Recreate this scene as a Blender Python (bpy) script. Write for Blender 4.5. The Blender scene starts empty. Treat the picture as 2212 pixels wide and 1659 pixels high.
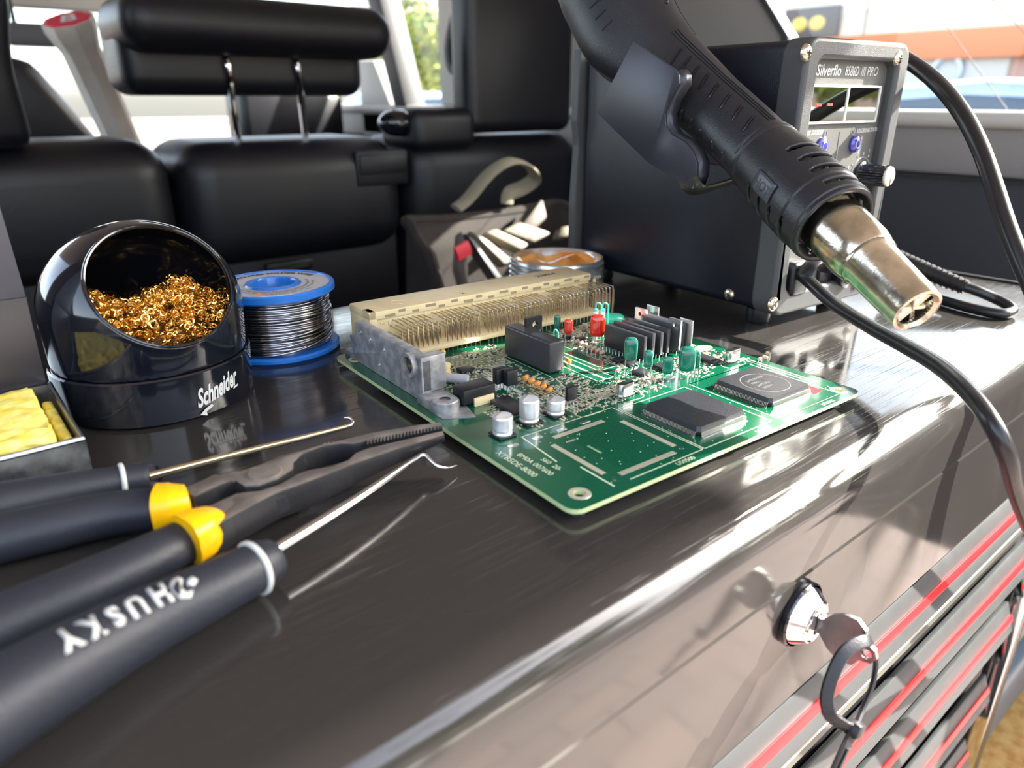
import bpy, bmesh, math, random
from mathutils import Vector, Matrix, Quaternion, noise
PI = math.pi
SC = bpy.context.scene
COL = SC.collection
V = Vector
# ------------------------------------------------------------------ camera
F, CX, CY, HOR, H = 1545.0, 1106.0, 829.5, 216.0, 0.118
PITCH = math.atan((CY - HOR) / F)
YAW = math.radians(39.5)
FH = V((math.sin(YAW), math.cos(YAW), 0)); RT = V((math.cos(YAW), -math.sin(YAW), 0))
FW = FH * math.cos(PITCH) + V((0, 0, -math.sin(PITCH)))
UP = RT.cross(FW)
C0 = V((0, 0, H))
def ray(x, y): return FW * F + RT * (x - CX) - UP * (y - CY)
def P(x, y, z=0.0):                      # point of the level plane z seen at photo pixel x, y
    d = ray(x, y); return C0 + d * ((z - H) / d.z)
def D(x, y, dep): return C0 + ray(x, y) * (dep / F)
def onY(x, y, Y):
    d = ray(x, y); return C0 + d * (Y / d.y)
def onX(x, y, X):
    d = ray(x, y); return C0 + d * (X / d.x)
cam = bpy.data.cameras.new('camera'); camo = bpy.data.objects.new('camera', cam); COL.objects.link(camo)
cam.sensor_width = 36.0; cam.lens = F / 2212 * 36.0; cam.clip_start = 0.01; cam.clip_end = 500
m = Matrix((RT, UP, -FW)).transposed().to_4x4(); m.translation = C0; camo.matrix_world = m
cam.dof.use_dof = True; cam.dof.focus_distance = 0.315; cam.dof.aperture_fstop = 10.5
SC.camera = camo
SC.view_settings.view_transform = 'Standard'; SC.view_settings.look = 'None'
SC.view_settings.gamma = 1.0; SC.view_settings.use_curve_mapping = False
SC.view_settings.exposure = 0.0
# ------------------------------------------------------------------ sky and sun
SUN_AZ, SUN_EL = math.radians(116), math.radians(32.5)
SDIR = V((math.sin(SUN_AZ) * math.cos(SUN_EL), math.cos(SUN_AZ) * math.cos(SUN_EL), math.sin(SUN_EL)))
w = bpy.data.worlds.new('sky'); SC.world = w; w.use_nodes = True
nt = w.node_tree; bg = nt.nodes['Background']
sky = nt.nodes.new('ShaderNodeTexSky'); sky.sky_type = 'NISHITA'; sky.sun_disc = False
sky.sun_elevation = SUN_EL; sky.sun_rotation = SUN_AZ; sky.air_density = 1.0; sky.dust_density = 2.5; sky.ozone_density = 1.0
hsv = nt.nodes.new('ShaderNodeHueSaturation'); hsv.inputs['Saturation'].default_value = 0.62; nt.links.new(sky.outputs['Color'], hsv.inputs['Color']); nt.links.new(hsv.outputs['Color'], bg.inputs['Color']); bg.inputs['Strength'].default_value = 1.0
sl = bpy.data.lights.new('sun', 'SUN'); sl.energy = 36.0; sl.angle = math.radians(0.53); sl.color = (1.0, 0.93, 0.84)
so = bpy.data.objects.new('sun', sl); COL.objects.link(so); so.rotation_euler = SDIR.to_track_quat('Z', 'Y').to_euler(); so.location = (2, -3, 4)

# ------------------------------------------------------------------ materials
MATS = {}
def mat(name, col, rough=0.5, metal=0.0, var=0.0, vscale=60, bump=0.0, bscale=200, coat=0.0, spec=0.5, emit=None, col2=None, stretch=None, rvar=0.0, alpha=None, trans=0.0):
    mm = bpy.data.materials.new(name); mm.use_nodes = True; t = mm.node_tree; b = t.nodes['Principled BSDF']
    L = t.links
    b.inputs['Base Color'].default_value = (*col, 1); b.inputs['Roughness'].default_value = rough
    b.inputs['Metallic'].default_value = metal; b.inputs['Coat Weight'].default_value = coat; b.inputs['Coat Roughness'].default_value = 0.05
    b.inputs['Specular IOR Level'].default_value = spec; b.inputs['Transmission Weight'].default_value = trans
    tc = t.nodes.new('ShaderNodeTexCoord'); mp = t.nodes.new('ShaderNodeMapping'); L.new(tc.outputs['Object'], mp.inputs['Vector'])
    if stretch: mp.inputs['Scale'].default_value = stretch
    if var > 0 or col2:
        n = t.nodes.new('ShaderNodeTexNoise'); n.inputs['Scale'].default_value = vscale; n.inputs['Detail'].default_value = 5
        L.new(mp.outputs[0], n.inputs['Vector'])
        r = t.nodes.new('ShaderNodeValToRGB'); L.new(n.outputs['Fac'], r.inputs['Fac'])
        r.color_ramp.elements[0].position = 0.38; r.color_ramp.elements[1].position = 0.62
        c2 = col2 or tuple(min(1, c * (1 + var)) for c in col)
        r.color_ramp.elements[0].color = (*(col if col2 else tuple(c * (1 - var) for c in col)), 1); r.color_ramp.elements[1].color = (*c2, 1)
        L.new(r.outputs['Color'], b.inputs['Base Color'])
    if rvar > 0:
        n = t.nodes.new('ShaderNodeTexNoise'); n.inputs['Scale'].default_value = vscale * 1.7; n.inputs['Detail'].default_value = 6
        L.new(mp.outputs[0], n.inputs['Vector']); mr = t.nodes.new('ShaderNodeMapRange'); L.new(n.outputs['Fac'], mr.inputs['Value'])
        mr.inputs['To Min'].default_value = max(0.01, rough - rvar); mr.inputs['To Max'].default_value = min(1, rough + rvar)
        L.new(mr.outputs[0], b.inputs['Roughness'])
    if bump > 0:
        n = t.nodes.new('ShaderNodeTexNoise'); n.inputs['Scale'].default_value = bscale; n.inputs['Detail'].default_value = 4
        L.new(mp.outputs[0], n.inputs['Vector']); bp = t.nodes.new('ShaderNodeBump'); bp.inputs['Strength'].default_value = bump
        bp.inputs['Distance'].default_value = 0.0005; L.new(n.outputs['Fac'], bp.inputs['Height']); L.new(bp.outputs[0], b.inputs['Normal'])
    if emit:
        b.inputs['Emission Color'].default_value = (*emit[:3], 1); b.inputs['Emission Strength'].default_value = emit[3]
    MATS[name] = mm; return mm
def chest_paint():
    mm = mat('chest_paint', (0.029, 0.0265, 0.0252), 0.09, 0.0); mm.node_tree.nodes['Principled BSDF'].inputs['IOR'].default_value = 1.62; t = mm.node_tree; L = t.links; b = t.nodes['Principled BSDF']
    tc = t.nodes['Texture Coordinate']
    def scratch(rot, sx, sy, sc, lo):
        mp = t.nodes.new('ShaderNodeMapping'); mp.inputs['Rotation'].default_value = rot; mp.inputs['Scale'].default_value = (sx, sy, 1)
        L.new(tc.outputs['Object'], mp.inputs['Vector']); n = t.nodes.new('ShaderNodeTexNoise'); n.inputs['Scale'].default_value = sc; n.inputs['Detail'].default_value = 3
        L.new(mp.outputs[0], n.inputs['Vector']); r = t.nodes.new('ShaderNodeMapRange'); r.inputs['From Min'].default_value = lo; r.inputs['From Max'].default_value = lo + 0.12
        L.new(n.outputs['Fac'], r.inputs['Value']); return r.outputs[0]
    s1 = scratch((0, 0, 0.1), 2, 160, 9, 0.60); s2 = scratch((0, 0, 1.2), 5, 150, 9, 0.66); s3 = scratch((0, 0, -0.5), 5, 150, 7, 0.68)
    a = t.nodes.new('ShaderNodeMath'); a.operation = 'MAXIMUM'; L.new(s1, a.inputs[0]); L.new(s2, a.inputs[1])
    a2 = t.nodes.new('ShaderNodeMath'); a2.operation = 'MAXIMUM'; L.new(a.outputs[0], a2.inputs[0]); L.new(s3, a2.inputs[1])
    n = t.nodes.new('ShaderNodeTexNoise'); n.inputs['Scale'].default_value = 14; n.inputs['Detail'].default_value = 8; n.inputs['Roughness'].default_value = 0.65
    L.new(tc.outputs['Object'], n.inputs['Vector'])
    mr = t.nodes.new('ShaderNodeMapRange'); L.new(n.outputs['Fac'], mr.inputs['Value']); mr.inputs['From Min'].default_value = 0.3; mr.inputs['From Max'].default_value = 0.75
    mr.inputs['To Min'].default_value = 0.05; mr.inputs['To Max'].default_value = 0.17
    ad = t.nodes.new('ShaderNodeMath'); ad.operation = 'MULTIPLY_ADD'; L.new(a2.outputs[0], ad.inputs[0]); ad.inputs[1].default_value = 0.16; L.new(mr.outputs[0], ad.inputs[2])
    L.new(ad.outputs[0], b.inputs['Roughness'])
    n2 = t.nodes.new('ShaderNodeTexNoise'); n2.inputs['Scale'].default_value = 7; n2.inputs['Detail'].default_value = 2; L.new(tc.outputs['Object'], n2.inputs['Vector'])
    hs = t.nodes.new('ShaderNodeMath'); hs.operation = 'MULTIPLY_ADD'; L.new(a2.outputs[0], hs.inputs[0]); hs.inputs[1].default_value = -0.06; L.new(n2.outputs['Fac'], hs.inputs[2])
    bp = t.nodes.new('ShaderNodeBump'); bp.inputs['Strength'].default_value = 0.35; bp.inputs['Distance'].default_value = 0.0016; L.new(hs.outputs[0], bp.inputs['Height'])
    L.new(bp.outputs[0], b.inputs['Normal'])
    return mm
M_CHEST = chest_paint()
M_DGREY = mat('dark_grey_metal', (0.05, 0.05, 0.055), 0.25, 0.6, rvar=0.1)
M_PULL = mat('pull_aluminium', (0.036, 0.039, 0.041), 0.45, 0.0, rvar=0.08, bump=0.1)
M_RED = mat('red_stripe', (0.5, 0.012, 0.016), 0.35)
M_RIB = mat('pale_rail', (0.075, 0.075, 0.06), 0.3, 0.1, rvar=0.06)
M_BLACKGAP = mat('black_recess', (0.006, 0.006, 0.009), 0.5)
M_CHROME = mat('chrome', (0.75, 0.75, 0.76), 0.07, 1.0)
M_STEEL = mat('brushed_steel', (0.55, 0.55, 0.55), 0.22, 1.0, var=0.2, rvar=0.1, bump=0.1, stretch=(1, 1, 1))
M_NOZ = mat('nozzle_steel', (0.62, 0.57, 0.46), 0.2, 1.0, var=0.15, vscale=150, rvar=0.1, bump=0.12, bscale=900)
M_BLKPL = mat('black_plastic', (0.009, 0.0095, 0.013), 0.38, rvar=0.06, bump=0.25, bscale=1400)
M_BLKMAT = mat('black_matt', (0.014, 0.015, 0.02), 0.5, bump=0.3, bscale=900)
M_BLKGLOSS = mat('black_gloss', (0.006, 0.007, 0.012), 0.1, coat=0.6)
M_GUNPL = mat('gun_plastic', (0.016, 0.0165, 0.02), 0.36, rvar=0.05, bump=0.25, bscale=1600)
M_BEZEL = mat('bezel_paint', (0.055, 0.056, 0.058), 0.42, bump=0.35, bscale=2200, rvar=0.05)
M_PANEL = mat('front_panel_grey', (0.1, 0.1, 0.093), 0.4, bump=0.3, bscale=1500)
M_BOXMET = mat('station_side_paint', (0.006, 0.0065, 0.012), 0.33, bump=0.25, bscale=1700)
M_WHITE = mat('white_print', (0.6, 0.61, 0.59), 0.5)
M_CREAM = mat('cream_plastic', (0.74, 0.6, 0.34), 0.42, var=0.05, vscale=90, bump=0.15)
M_ALU = mat('cast_zinc', (0.33, 0.33, 0.335), 0.42, 0.45, var=0.25, vscale=220, rvar=0.12, bump=0.4, bscale=500)
M_CANALU = mat('capacitor_can', (0.72, 0.72, 0.72), 0.3, 0.55, var=0.1, vscale=300)
M_PIN = mat('tinned_pin', (0.5, 0.42, 0.31), 0.25, 1.0)
M_TIN = mat('solder_tin', (0.62, 0.62, 0.62), 0.25, 1.0)
M_CHIP = mat('chip_epoxy', (0.022, 0.022, 0.027), 0.32, bump=0.3, bscale=1800, rvar=0.05)
M_SILK = mat('silkscreen', (0.62, 0.68, 0.5), 0.5)
M_PAD = mat('solder_pad', (0.62, 0.58, 0.45), 0.32, 0.5)
M_GCAP = mat('green_film_dip', (0.004, 0.13, 0.085), 0.14, coat=0.7)
M_MINT = mat('mint_sleeve', (0.05, 0.5, 0.33), 0.3, coat=0.3)
M_RCAP = mat('red_dip', (0.62, 0.02, 0.008), 0.12, coat=0.8)
M_ORANGE = mat('orange_resistor', (0.85, 0.3, 0.05), 0.35)
M_CERAM = mat('resistor_tan', (0.6, 0.36, 0.2), 0.4)
M_YELLOW = mat('yellow_collar', (0.95, 0.5, 0.002), 0.32, bump=0.1)
M_RUBBER = mat('charcoal_rubber', (0.017, 0.02, 0.03), 0.5, bump=0.25, bscale=900)
M_PLIER = mat('plier_steel', (0.19, 0.165, 0.148), 0.42, 0.3, var=0.25, vscale=120, rvar=0.1, bump=0.3, bscale=400)
M_BLUE = mat('blue_plastic', (0.015, 0.17, 0.62), 0.28, coat=0.3)
M_LABEL = mat('silver_label', (0.6, 0.6, 0.61), 0.35, 0.35)
M_SOLDER = mat('solder_wire', (0.42, 0.42, 0.45), 0.18, 1.0)
M_BRASS = mat('brass_ribbon', (0.95, 0.62, 0.2), 0.13, 1.0)
M_TINCAN = mat('threaded_tin', (0.66, 0.68, 0.68), 0.2, 0.85, rvar=0.08)
M_FLUX = mat('amber_flux', (0.75, 0.24, 0.035), 0.1, coat=0.8, bump=0.6, bscale=90, col2=(0.9, 0.42, 0.1), vscale=60)
M_SPONGE = mat('yellow_sponge', (0.86, 0.7, 0.1), 0.85, col2=(0.93, 0.83, 0.26), vscale=220, bump=1.0, bscale=420)
M_TRAY = mat('tray_steel', (0.13, 0.135, 0.15), 0.3, 0.8, col2=(0.42, 0.43, 0.42), vscale=110, bump=0.2, rvar=0.1)
M_PLATE = mat('grey_powder_coat', (0.07, 0.07, 0.085), 0.45, bump=0.2)
M_LEATHER = mat('black_leather', (0.007, 0.007, 0.011), 0.42, bump=0.4, bscale=350)
M_SEATPL = mat('seat_back_plastic', (0.005, 0.005, 0.009), 0.48, bump=0.2, bscale=300)
M_TRIM = mat('beige_trim', (0.42, 0.4, 0.37), 0.6, bump=0.2, bscale=200)
M_TRIMG = mat('grey_trim', (0.19, 0.175, 0.165), 0.62, bump=0.2, bscale=200)
M_TRIMK = mat('black_trim', (0.006, 0.006, 0.01), 0.55, bump=0.2, bscale=200)
M_HEAD = mat('headliner', (0.5, 0.48, 0.44), 0.9)
M_CARPET = mat('cargo_carpet', (0.02, 0.02, 0.022), 0.95, bump=0.5, bscale=400)
M_CANVAS = mat('brown_canvas', (0.02, 0.015, 0.013), 0.9, var=0.2, vscale=40, bump=0.6, bscale=300)
M_STRAP = mat('khaki_webbing', (0.2, 0.18, 0.13), 0.85, bump=0.6, bscale=500)
M_PACK = mat('cream_packet', (0.17, 0.145, 0.1), 0.55, var=0.15, vscale=30)
M_PACKB = mat('tan_packet', (0.085, 0.066, 0.05), 0.6, var=0.2, vscale=30)
M_PACKR = mat('red_tag', (0.6, 0.03, 0.05), 0.5)
M_GRIP = mat('grip_tape', (0.55, 0.5, 0.44), 0.8, var=0.08, vscale=30, bump=0.3)
M_REDCAP = mat('red_cap', (0.6, 0.02, 0.05), 0.5)
M_CABLE = mat('cable_rubber', (0.012, 0.012, 0.014), 0.28, bump=0.15, bscale=300)
M_BTN = mat('blue_button', (0.04, 0.035, 0.3), 0.15, coat=0.8)
M_DISP = mat('display_window', (0.6, 0.62, 0.55), 0.02, 1.0)
M_LED = mat('red_led', (0.8, 0.02, 0.02), 0.4, emit=(1.0, 0.03, 0.02, 2.5))
M_KEYCAP = mat('knob_cap', (0.62, 0.58, 0.48), 0.3, 0.2)
M_WALLO = mat('stucco', (0.92, 0.82, 0.68), 0.9, var=0.03, vscale=3)
M_ORWALL = mat('orange_band', (0.75, 0.24, 0.1), 0.8)
M_PINKW = mat('pink_wall', (0.6, 0.38, 0.32), 0.85)
M_DKSIGN = mat('dark_sign', (0.12, 0.1, 0.1), 0.6)
M_YSIGN = mat('yellow_sign', (0.8, 0.6, 0.15), 0.6)
M_CARW = mat('silver_blue_car', (0.4, 0.5, 0.66), 0.12, 0.5, coat=0.6)
M_CARG = mat('car_glass_dark', (0.05, 0.08, 0.12), 0.05, coat=0.5)
M_TREE = mat('leaves_green', (0.09, 0.16, 0.02), 0.6, col2=(0.32, 0.34, 0.05), vscale=4)
M_BARK = mat('bark', (0.12, 0.08, 0.05), 0.9, var=0.3, vscale=12)
M_GLASSG = mat('green_sign', (0.02, 0.45, 0.35), 0.5)
def pcb_mat():
    mm = mat('pcb_green', (0.0, 0.1, 0.045), 0.2, coat=0.6); t = mm.node_tree; L = t.links; b = t.nodes['Principled BSDF']
    tc = t.nodes['Texture Coordinate']
    def traces(rot, sc):
        mp = t.nodes.new('ShaderNodeMapping'); mp.inputs['Rotation'].default_value = (0, 0, rot); L.new(tc.outputs['Object'], mp.inputs['Vector'])
        br = t.nodes.new('ShaderNodeTexBrick'); br.inputs['Scale'].default_value = sc; br.inputs['Mortar Size'].default_value = 0.035
        br.inputs['Brick Width'].default_value = 1.7; br.inputs['Row Height'].default_value = 0.14; br.offset = 0.37; br.squash = 0.6
        br.inputs['Color1'].default_value = (0, 0, 0, 1); br.inputs['Color2'].default_value = (0.15, 0.15, 0.15, 1); br.inputs['Mortar'].default_value = (1, 1, 1, 1)
        L.new(mp.outputs[0], br.inputs['Vector']); return br.outputs['Color']
    a = traces(0, 110); c = traces(PI / 2, 90)
    n = t.nodes.new('ShaderNodeTexVoronoi'); n.inputs['Scale'].default_value = 42; L.new(tc.outputs['Object'], n.inputs['Vector'])
    gt = t.nodes.new('ShaderNodeMath'); gt.operation = 'GREATER_THAN'; gt.inputs[1].default_value = 0.5
    sp = t.nodes.new('ShaderNodeSeparateColor'); L.new(n.outputs['Color'], sp.inputs[0]); L.new(sp.outputs[0], gt.inputs[0])
    mx = t.nodes.new('ShaderNodeMix'); mx.data_type = 'RGBA'; L.new(gt.outputs[0], mx.inputs['Factor']); L.new(a, mx.inputs['A']); L.new(c, mx.inputs['B'])
    m2 = t.nodes.new('ShaderNodeMix'); m2.data_type = 'RGBA'; L.new(mx.outputs['Result'], m2.inputs['Factor'])
    m2.inputs['A'].default_value = (0.001, 0.055, 0.03, 1); m2.inputs['B'].default_value = (0.003, 0.10, 0.045, 1)
    n3 = t.nodes.new('ShaderNodeTexNoise'); n3.inputs['Scale'].default_value = 16; L.new(tc.outputs['Object'], n3.inputs['Vector'])
    r3 = t.nodes.new('ShaderNodeValToRGB'); L.new(n3.outputs['Fac'], r3.inputs['Fac']); r3.color_ramp.elements[0].position = 0.5; r3.color_ramp.elements[1].position = 0.56
    m3 = t.nodes.new('ShaderNodeMix'); m3.data_type = 'RGBA'; L.new(r3.outputs['Color'], m3.inputs['Factor']); L.new(m2.outputs['Result'], m3.inputs['A']); m3.inputs['B'].default_value = (0.002, 0.085, 0.036, 1)
    L.new(m3.outputs['Result'], b.inputs['Base Color'])
    return mm
M_PCB = pcb_mat()
M_PCBE = mat('pcb_edge', (0.5, 0.6, 0.3), 0.5)
def ground_mat():
    mm = mat('outdoor_paving', (0.45, 0.34, 0.29), 0.85, bump=0.3, bscale=20); t = mm.node_tree; L = t.links; b = t.nodes['Principled BSDF']
    tc = t.nodes['Texture Coordinate']; br = t.nodes.new('ShaderNodeTexBrick'); br.inputs['Scale'].default_value = 2.5; L.new(tc.outputs['Object'], br.inputs['Vector'])
    br.inputs['Color1'].default_value = (0.27, 0.195, 0.16, 1); br.inputs['Color2'].default_value = (0.2, 0.16, 0.14, 1); br.inputs['Mortar'].default_value = (0.12, 0.1, 0.09, 1); br.inputs['Mortar Size'].default_value = 0.015
    L.new(br.outputs['Color'], b.inputs['Base Color']); return mm
M_GROUND = ground_mat()
def glass_mat():
    mm = bpy.data.materials.new('window_glass'); mm.use_nodes = True; t = mm.node_tree; t.nodes.clear()
    o = t.nodes.new('ShaderNodeOutputMaterial'); tr = t.nodes.new('ShaderNodeBsdfTransparent'); tr.inputs[0].default_value = (0.95, 0.965, 0.955, 1)
    g = t.nodes.new('ShaderNodeBsdfGlossy'); g.inputs['Roughness'].default_value = 0.02
    fr = t.nodes.new('ShaderNodeFresnel'); mx = t.nodes.new('ShaderNodeMixShader'); fr.inputs['IOR'].default_value = 1.45; ge = t.nodes.new('ShaderNodeNewGeometry'); ib = t.nodes.new('ShaderNodeMath'); ib.operation = 'SUBTRACT'; ib.inputs[0].default_value = 1.0; t.links.new(ge.outputs['Backfacing'], ib.inputs[1]); mu = t.nodes.new('ShaderNodeMath'); mu.operation = 'MULTIPLY'; t.links.new(fr.outputs[0], mu.inputs[0]); t.links.new(ib.outputs[0], mu.inputs[1]); t.links.new(mu.outputs[0], mx.inputs[0])
    t.links.new(tr.outputs[0], mx.inputs[1]); t.links.new(g.outputs[0], mx.inputs[2]); t.links.new(mx.outputs[0], o.inputs[0]); return mm
M_GLASS = glass_mat()

# ------------------------------------------------------------------ mesh helpers
def frame(d):
    d = V(d).normalized(); a = V((0, 0, 1)) if abs(d.z) < 0.9 else V((1, 0, 0))
    x = a.cross(d).normalized(); return x, d.cross(x).normalized()
class MB:
    def __init__(s, M=None): s.v = []; s.f = []; s.mi = []; s.M = M; s.cm = 0
    def add(s, vs, fs):
        o = len(s.v); s.v += [(s.M @ V(p)) if s.M else V(p) for p in vs]; s.f += [tuple(i + o for i in f) for f in fs]; s.mi += [s.cm] * len(fs); return s
    def bm(s, b):
        b.verts.index_update(); s.add([v.co.copy() for v in b.verts], [[v.index for v in f.verts] for f in b.faces]); b.free(); return s
    def box(s, c, d, bev=0, seg=2, rot=None):
        b = bmesh.new(); bmesh.ops.create_cube(b, size=1.0)
        for v in b.verts: v.co = V((v.co.x * d[0], v.co.y * d[1], v.co.z * d[2]))
        if bev: bmesh.ops.bevel(b, geom=b.edges[:], offset=min(bev, min(d) * 0.49), segments=seg, profile=0.5, affect='EDGES', clamp_overlap=True)
        if rot is not None: bmesh.ops.transform(b, matrix=rot.to_4x4() if hasattr(rot, 'to_4x4') else rot, verts=b.verts)
        bmesh.ops.translate(b, vec=V(c), verts=b.verts); return s.bm(b)
    def bx(s, a, b_, bev=0, seg=2):   # min corner, max corner
        a = V(a); b_ = V(b_); return s.box((a + b_) / 2, b_ - a, bev, seg)
    def tube(s, pts, r, n=10, closed=False, ry=None, sup=2.0, cap=True, upv=None):
        pts = [V(p) for p in pts]; N = len(pts); rs = r if isinstance(r, (list, tuple)) else [r] * N
        rys = (ry if isinstance(ry, (list, tuple)) else [ry] * N) if ry else rs
        vs = []; fs = []; px = None
        for i, p in enumerate(pts):
            if closed: t = pts[(i + 1) % N] - pts[i - 1]
            else: t = pts[min(i + 1, N - 1)] - pts[max(i - 1, 0)]
            t.normalize()
            if px is None:
                if upv is not None: x = V(upv) - t * V(upv).dot(t); x.normalize()
                else: x, _ = frame(t)
            else:
                x = px - t * px.dot(t); x.normalize()
            px = x; y = t.cross(x)
            for k in range(n):
                a = 2 * PI * k / n; ca, sa = math.cos(a), math.sin(a)
                if sup != 2.0: ca = math.copysign(abs(ca) ** (2 / sup), ca); sa = math.copysign(abs(sa) ** (2 / sup), sa)
                vs.append(p + x * ca * rs[i] + y * sa * rys[i])
        for i in range(N if closed else N - 1):
            j = (i + 1) % N
            for k in range(n): fs.append((i * n + k, i * n + (k + 1) % n, j * n + (k + 1) % n, j * n + k))
        if not closed and cap: fs.append(tuple(range(n - 1, -1, -1))); fs.append(tuple((N - 1) * n + k for k in range(n)))
        return s.add(vs, fs)
    def cyl(s, a, b, r, r2=None, n=24): return s.tube([a, b], [r, r2 if r2 is not None else r], n)
    def lathe(s, prof, n=48, c=(0, 0, 0), axis=(0, 0, 1), cap=False, xdir=None):
        ax = V(axis).normalized(); x, y = frame(ax)
        if xdir is not None: x = (V(xdir) - ax * V(xdir).dot(ax)).normalized(); y = ax.cross(x)
        c = V(c); vs = []; fs = []
        for (r, z) in prof:
            for k in range(n):
                a = 2 * PI * k / n; vs.append(c + ax * z + x * math.cos(a) * r + y * math.sin(a) * r)
        for i in range(len(prof) - 1):
            for k in range(n): fs.append((i * n + k, i * n + (k + 1) % n, (i + 1) * n + (k + 1) % n, (i + 1) * n + k))
        if cap: fs.append(tuple(range(n - 1, -1, -1))); fs.append(tuple((len(prof) - 1) * n + k for k in range(n)))
        return s.add(vs, fs)
    def prism(s, poly, o, ex, ey, ez, t0, t1, bev=0):
        o = V(o); ex = V(ex); ey = V(ey); ez = V(ez)
        b = bmesh.new(); v0 = [b.verts.new(o + ex * p[0] + ey * p[1] + ez * t0) for p in poly]; v1 = [b.verts.new(o + ex * p[0] + ey * p[1] + ez * t1) for p in poly]
        n = len(poly); b.faces.new(v0[::-1]); b.faces.new(v1)
        for i in range(n): b.faces.new((v0[i], v0[(i + 1) % n], v1[(i + 1) % n], v1[i]))
        bmesh.ops.recalc_face_normals(b, faces=b.faces)
        if bev: bmesh.ops.bevel(b, geom=b.edges[:], offset=bev, segments=2, profile=0.5, affect='EDGES', clamp_overlap=True)
        return s.bm(b)
    def grid(s, fn, nu, nv, keep=None):
        vs = [fn(i / nu, j / nv) for j in range(nv + 1) for i in range(nu + 1)]; fs = []
        for j in range(nv):
            for i in range(nu):
                if keep and not keep((i + .5) / nu, (j + .5) / nv): continue
                a = j * (nu + 1) + i; fs.append((a, a + 1, a + nu + 2, a + nu + 1))
        return s.add(vs, fs)
    def sphere(s, c, r, nu=16, nv=10, sc=(1, 1, 1)):
        c = V(c)
        prof = [(r * math.sin(PI * j / nv), -r * math.cos(PI * j / nv)) for j in range(nv + 1)]
        vs = []; fs = []
        for (rr, z) in prof:
            for k in range(nu):
                a = 2 * PI * k / nu; vs.append(c + V((rr * math.cos(a) * sc[0], rr * math.sin(a) * sc[1], z * sc[2])))
        for i in range(nv):
            for k in range(nu): fs.append((i * nu + k, i * nu + (k + 1) % nu, (i + 1) * nu + (k + 1) % nu, (i + 1) * nu + k))
        return s.add(vs, fs)
    def mesh(s, name, mats, ang=35):
        me = bpy.data.meshes.new(name); me.from_pydata([tuple(p) for p in s.v], [], s.f)
        if not isinstance(mats, (list, tuple)): mats = [mats]
        for mm in mats: me.materials.append(mm)
        if len(mats) > 1: me.polygons.foreach_set('material_index', s.mi)
        me.validate(); b = bmesh.new(); b.from_mesh(me); bmesh.ops.remove_doubles(b, verts=b.verts, dist=1e-7); bmesh.ops.recalc_face_normals(b, faces=b.faces); b.to_mesh(me); b.free()
        me.shade_smooth(); me.set_sharp_from_angle(angle=math.radians(ang)); return me
    def build(s, name, mats, parent=None, world=False, ang=35, label=None, kind=None):
        return link(name, s.mesh(name, mats, ang), parent, world, label, kind)
def pmat(p): return Matrix.LocRotScale(p.location, p.rotation_euler, None)
def link(name, me, parent=None, world=False, label=None, kind=None):
    o = bpy.data.objects.new(name, me); COL.objects.link(o)
    if parent:
        o.parent = parent
        if world:
            W = pmat(parent)
            if parent.parent: W = pmat(parent.parent) @ parent.matrix_parent_inverse @ W if False else W
            o.matrix_parent_inverse = W.inverted()
    if label: o['label'] = label
    if kind: o['kind'] = kind
    return o
def thing(name, label, cat, loc=(0, 0, 0), rz=0, group=None):
    o = bpy.data.objects.new(name, None); COL.objects.link(o); o.location = loc; o.rotation_euler = (0, 0, rz); o.empty_display_size = 0.02
    o['label'] = label; o['category'] = cat
    if group: o['group'] = group
    return o
def tag(o, label, cat, group=None):
    o['label'] = label; o['category'] = cat
    if group: o['group'] = group
    return o
def struct(o): o['kind'] = 'structure'; return o
def text_verts(s, size, extr=0.0001, shear=0, sx=1.0, bold=0, align='LEFT'):
    cu = bpy.data.curves.new('t', 'FONT'); cu.body = s; cu.size = size; cu.extrude = extr; cu.shear = shear; cu.offset = bold; cu.align_x = align
    cu.resolution_u = 3
    ob = bpy.data.objects.new('t', cu); me = bpy.data.meshes.new_from_object(ob)
    vs = [V((v.co.x * sx, v.co.y, v.co.z)) for v in me.vertices]; fs = [tuple(p.vertices) for p in me.polygons]
    bpy.data.objects.remove(ob); bpy.data.curves.remove(cu); bpy.data.meshes.remove(me); return vs, fs
def text(s, size, o, ex, ey, **k):    # text laid in the plane o + ex, ey ; returns an MB
    vs, fs = text_verts(s, size, **k); ex = V(ex).normalized(); ey = V(ey).normalized(); n = ex.cross(ey); o = V(o)
    return MB().add([o + ex * v.x + ey * v.y + n * v.z for v in vs], fs)
def smooth_path(pts, k=6):            # Catmull-Rom
    pts = [V(p) for p in pts]; out = []
    for i in range(len(pts) - 1):
        p0, p1, p2, p3 = pts[max(i - 1, 0)], pts[i], pts[i + 1], pts[min(i + 2, len(pts) - 1)]
        for j in range(k):
            t = j / k; out.append(0.5 * ((2 * p1) + (p2 - p0) * t + (2 * p0 - 5 * p1 + 4 * p2 - p3) * t * t + (3 * p1 - p0 - 3 * p2 + p3) * t ** 3))
    out.append(pts[-1]); return out
rnd = random.Random(7)
#==BODY==
# ================================================================== SETTING: the car's inside
XW, XL, YS = 1.0, -0.42, 0.95       # right wall, left wall, rear face of the bench
def wallpiece(name, pts, m, X=XW, t=0.03, bev=0.004):  # polygon given as photo pixels on the plane of the right wall
    poly = [(onX(x, y, X).y, onX(x, y, X).z) for x, y in pts]
    return struct(MB().prism(poly, (X, 0, 0), (0, 1, 0), (0, 0, 1), (1, 0, 0), 0, t, bev).build(name, m))
def yz(x, y, X=XW): q = onX(x, y, X); return q.y, q.z
zs = yz(2000, 238)[1]; zt = yz(2000, 275)[1]; zb = yz(2000, 375)[1]
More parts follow.
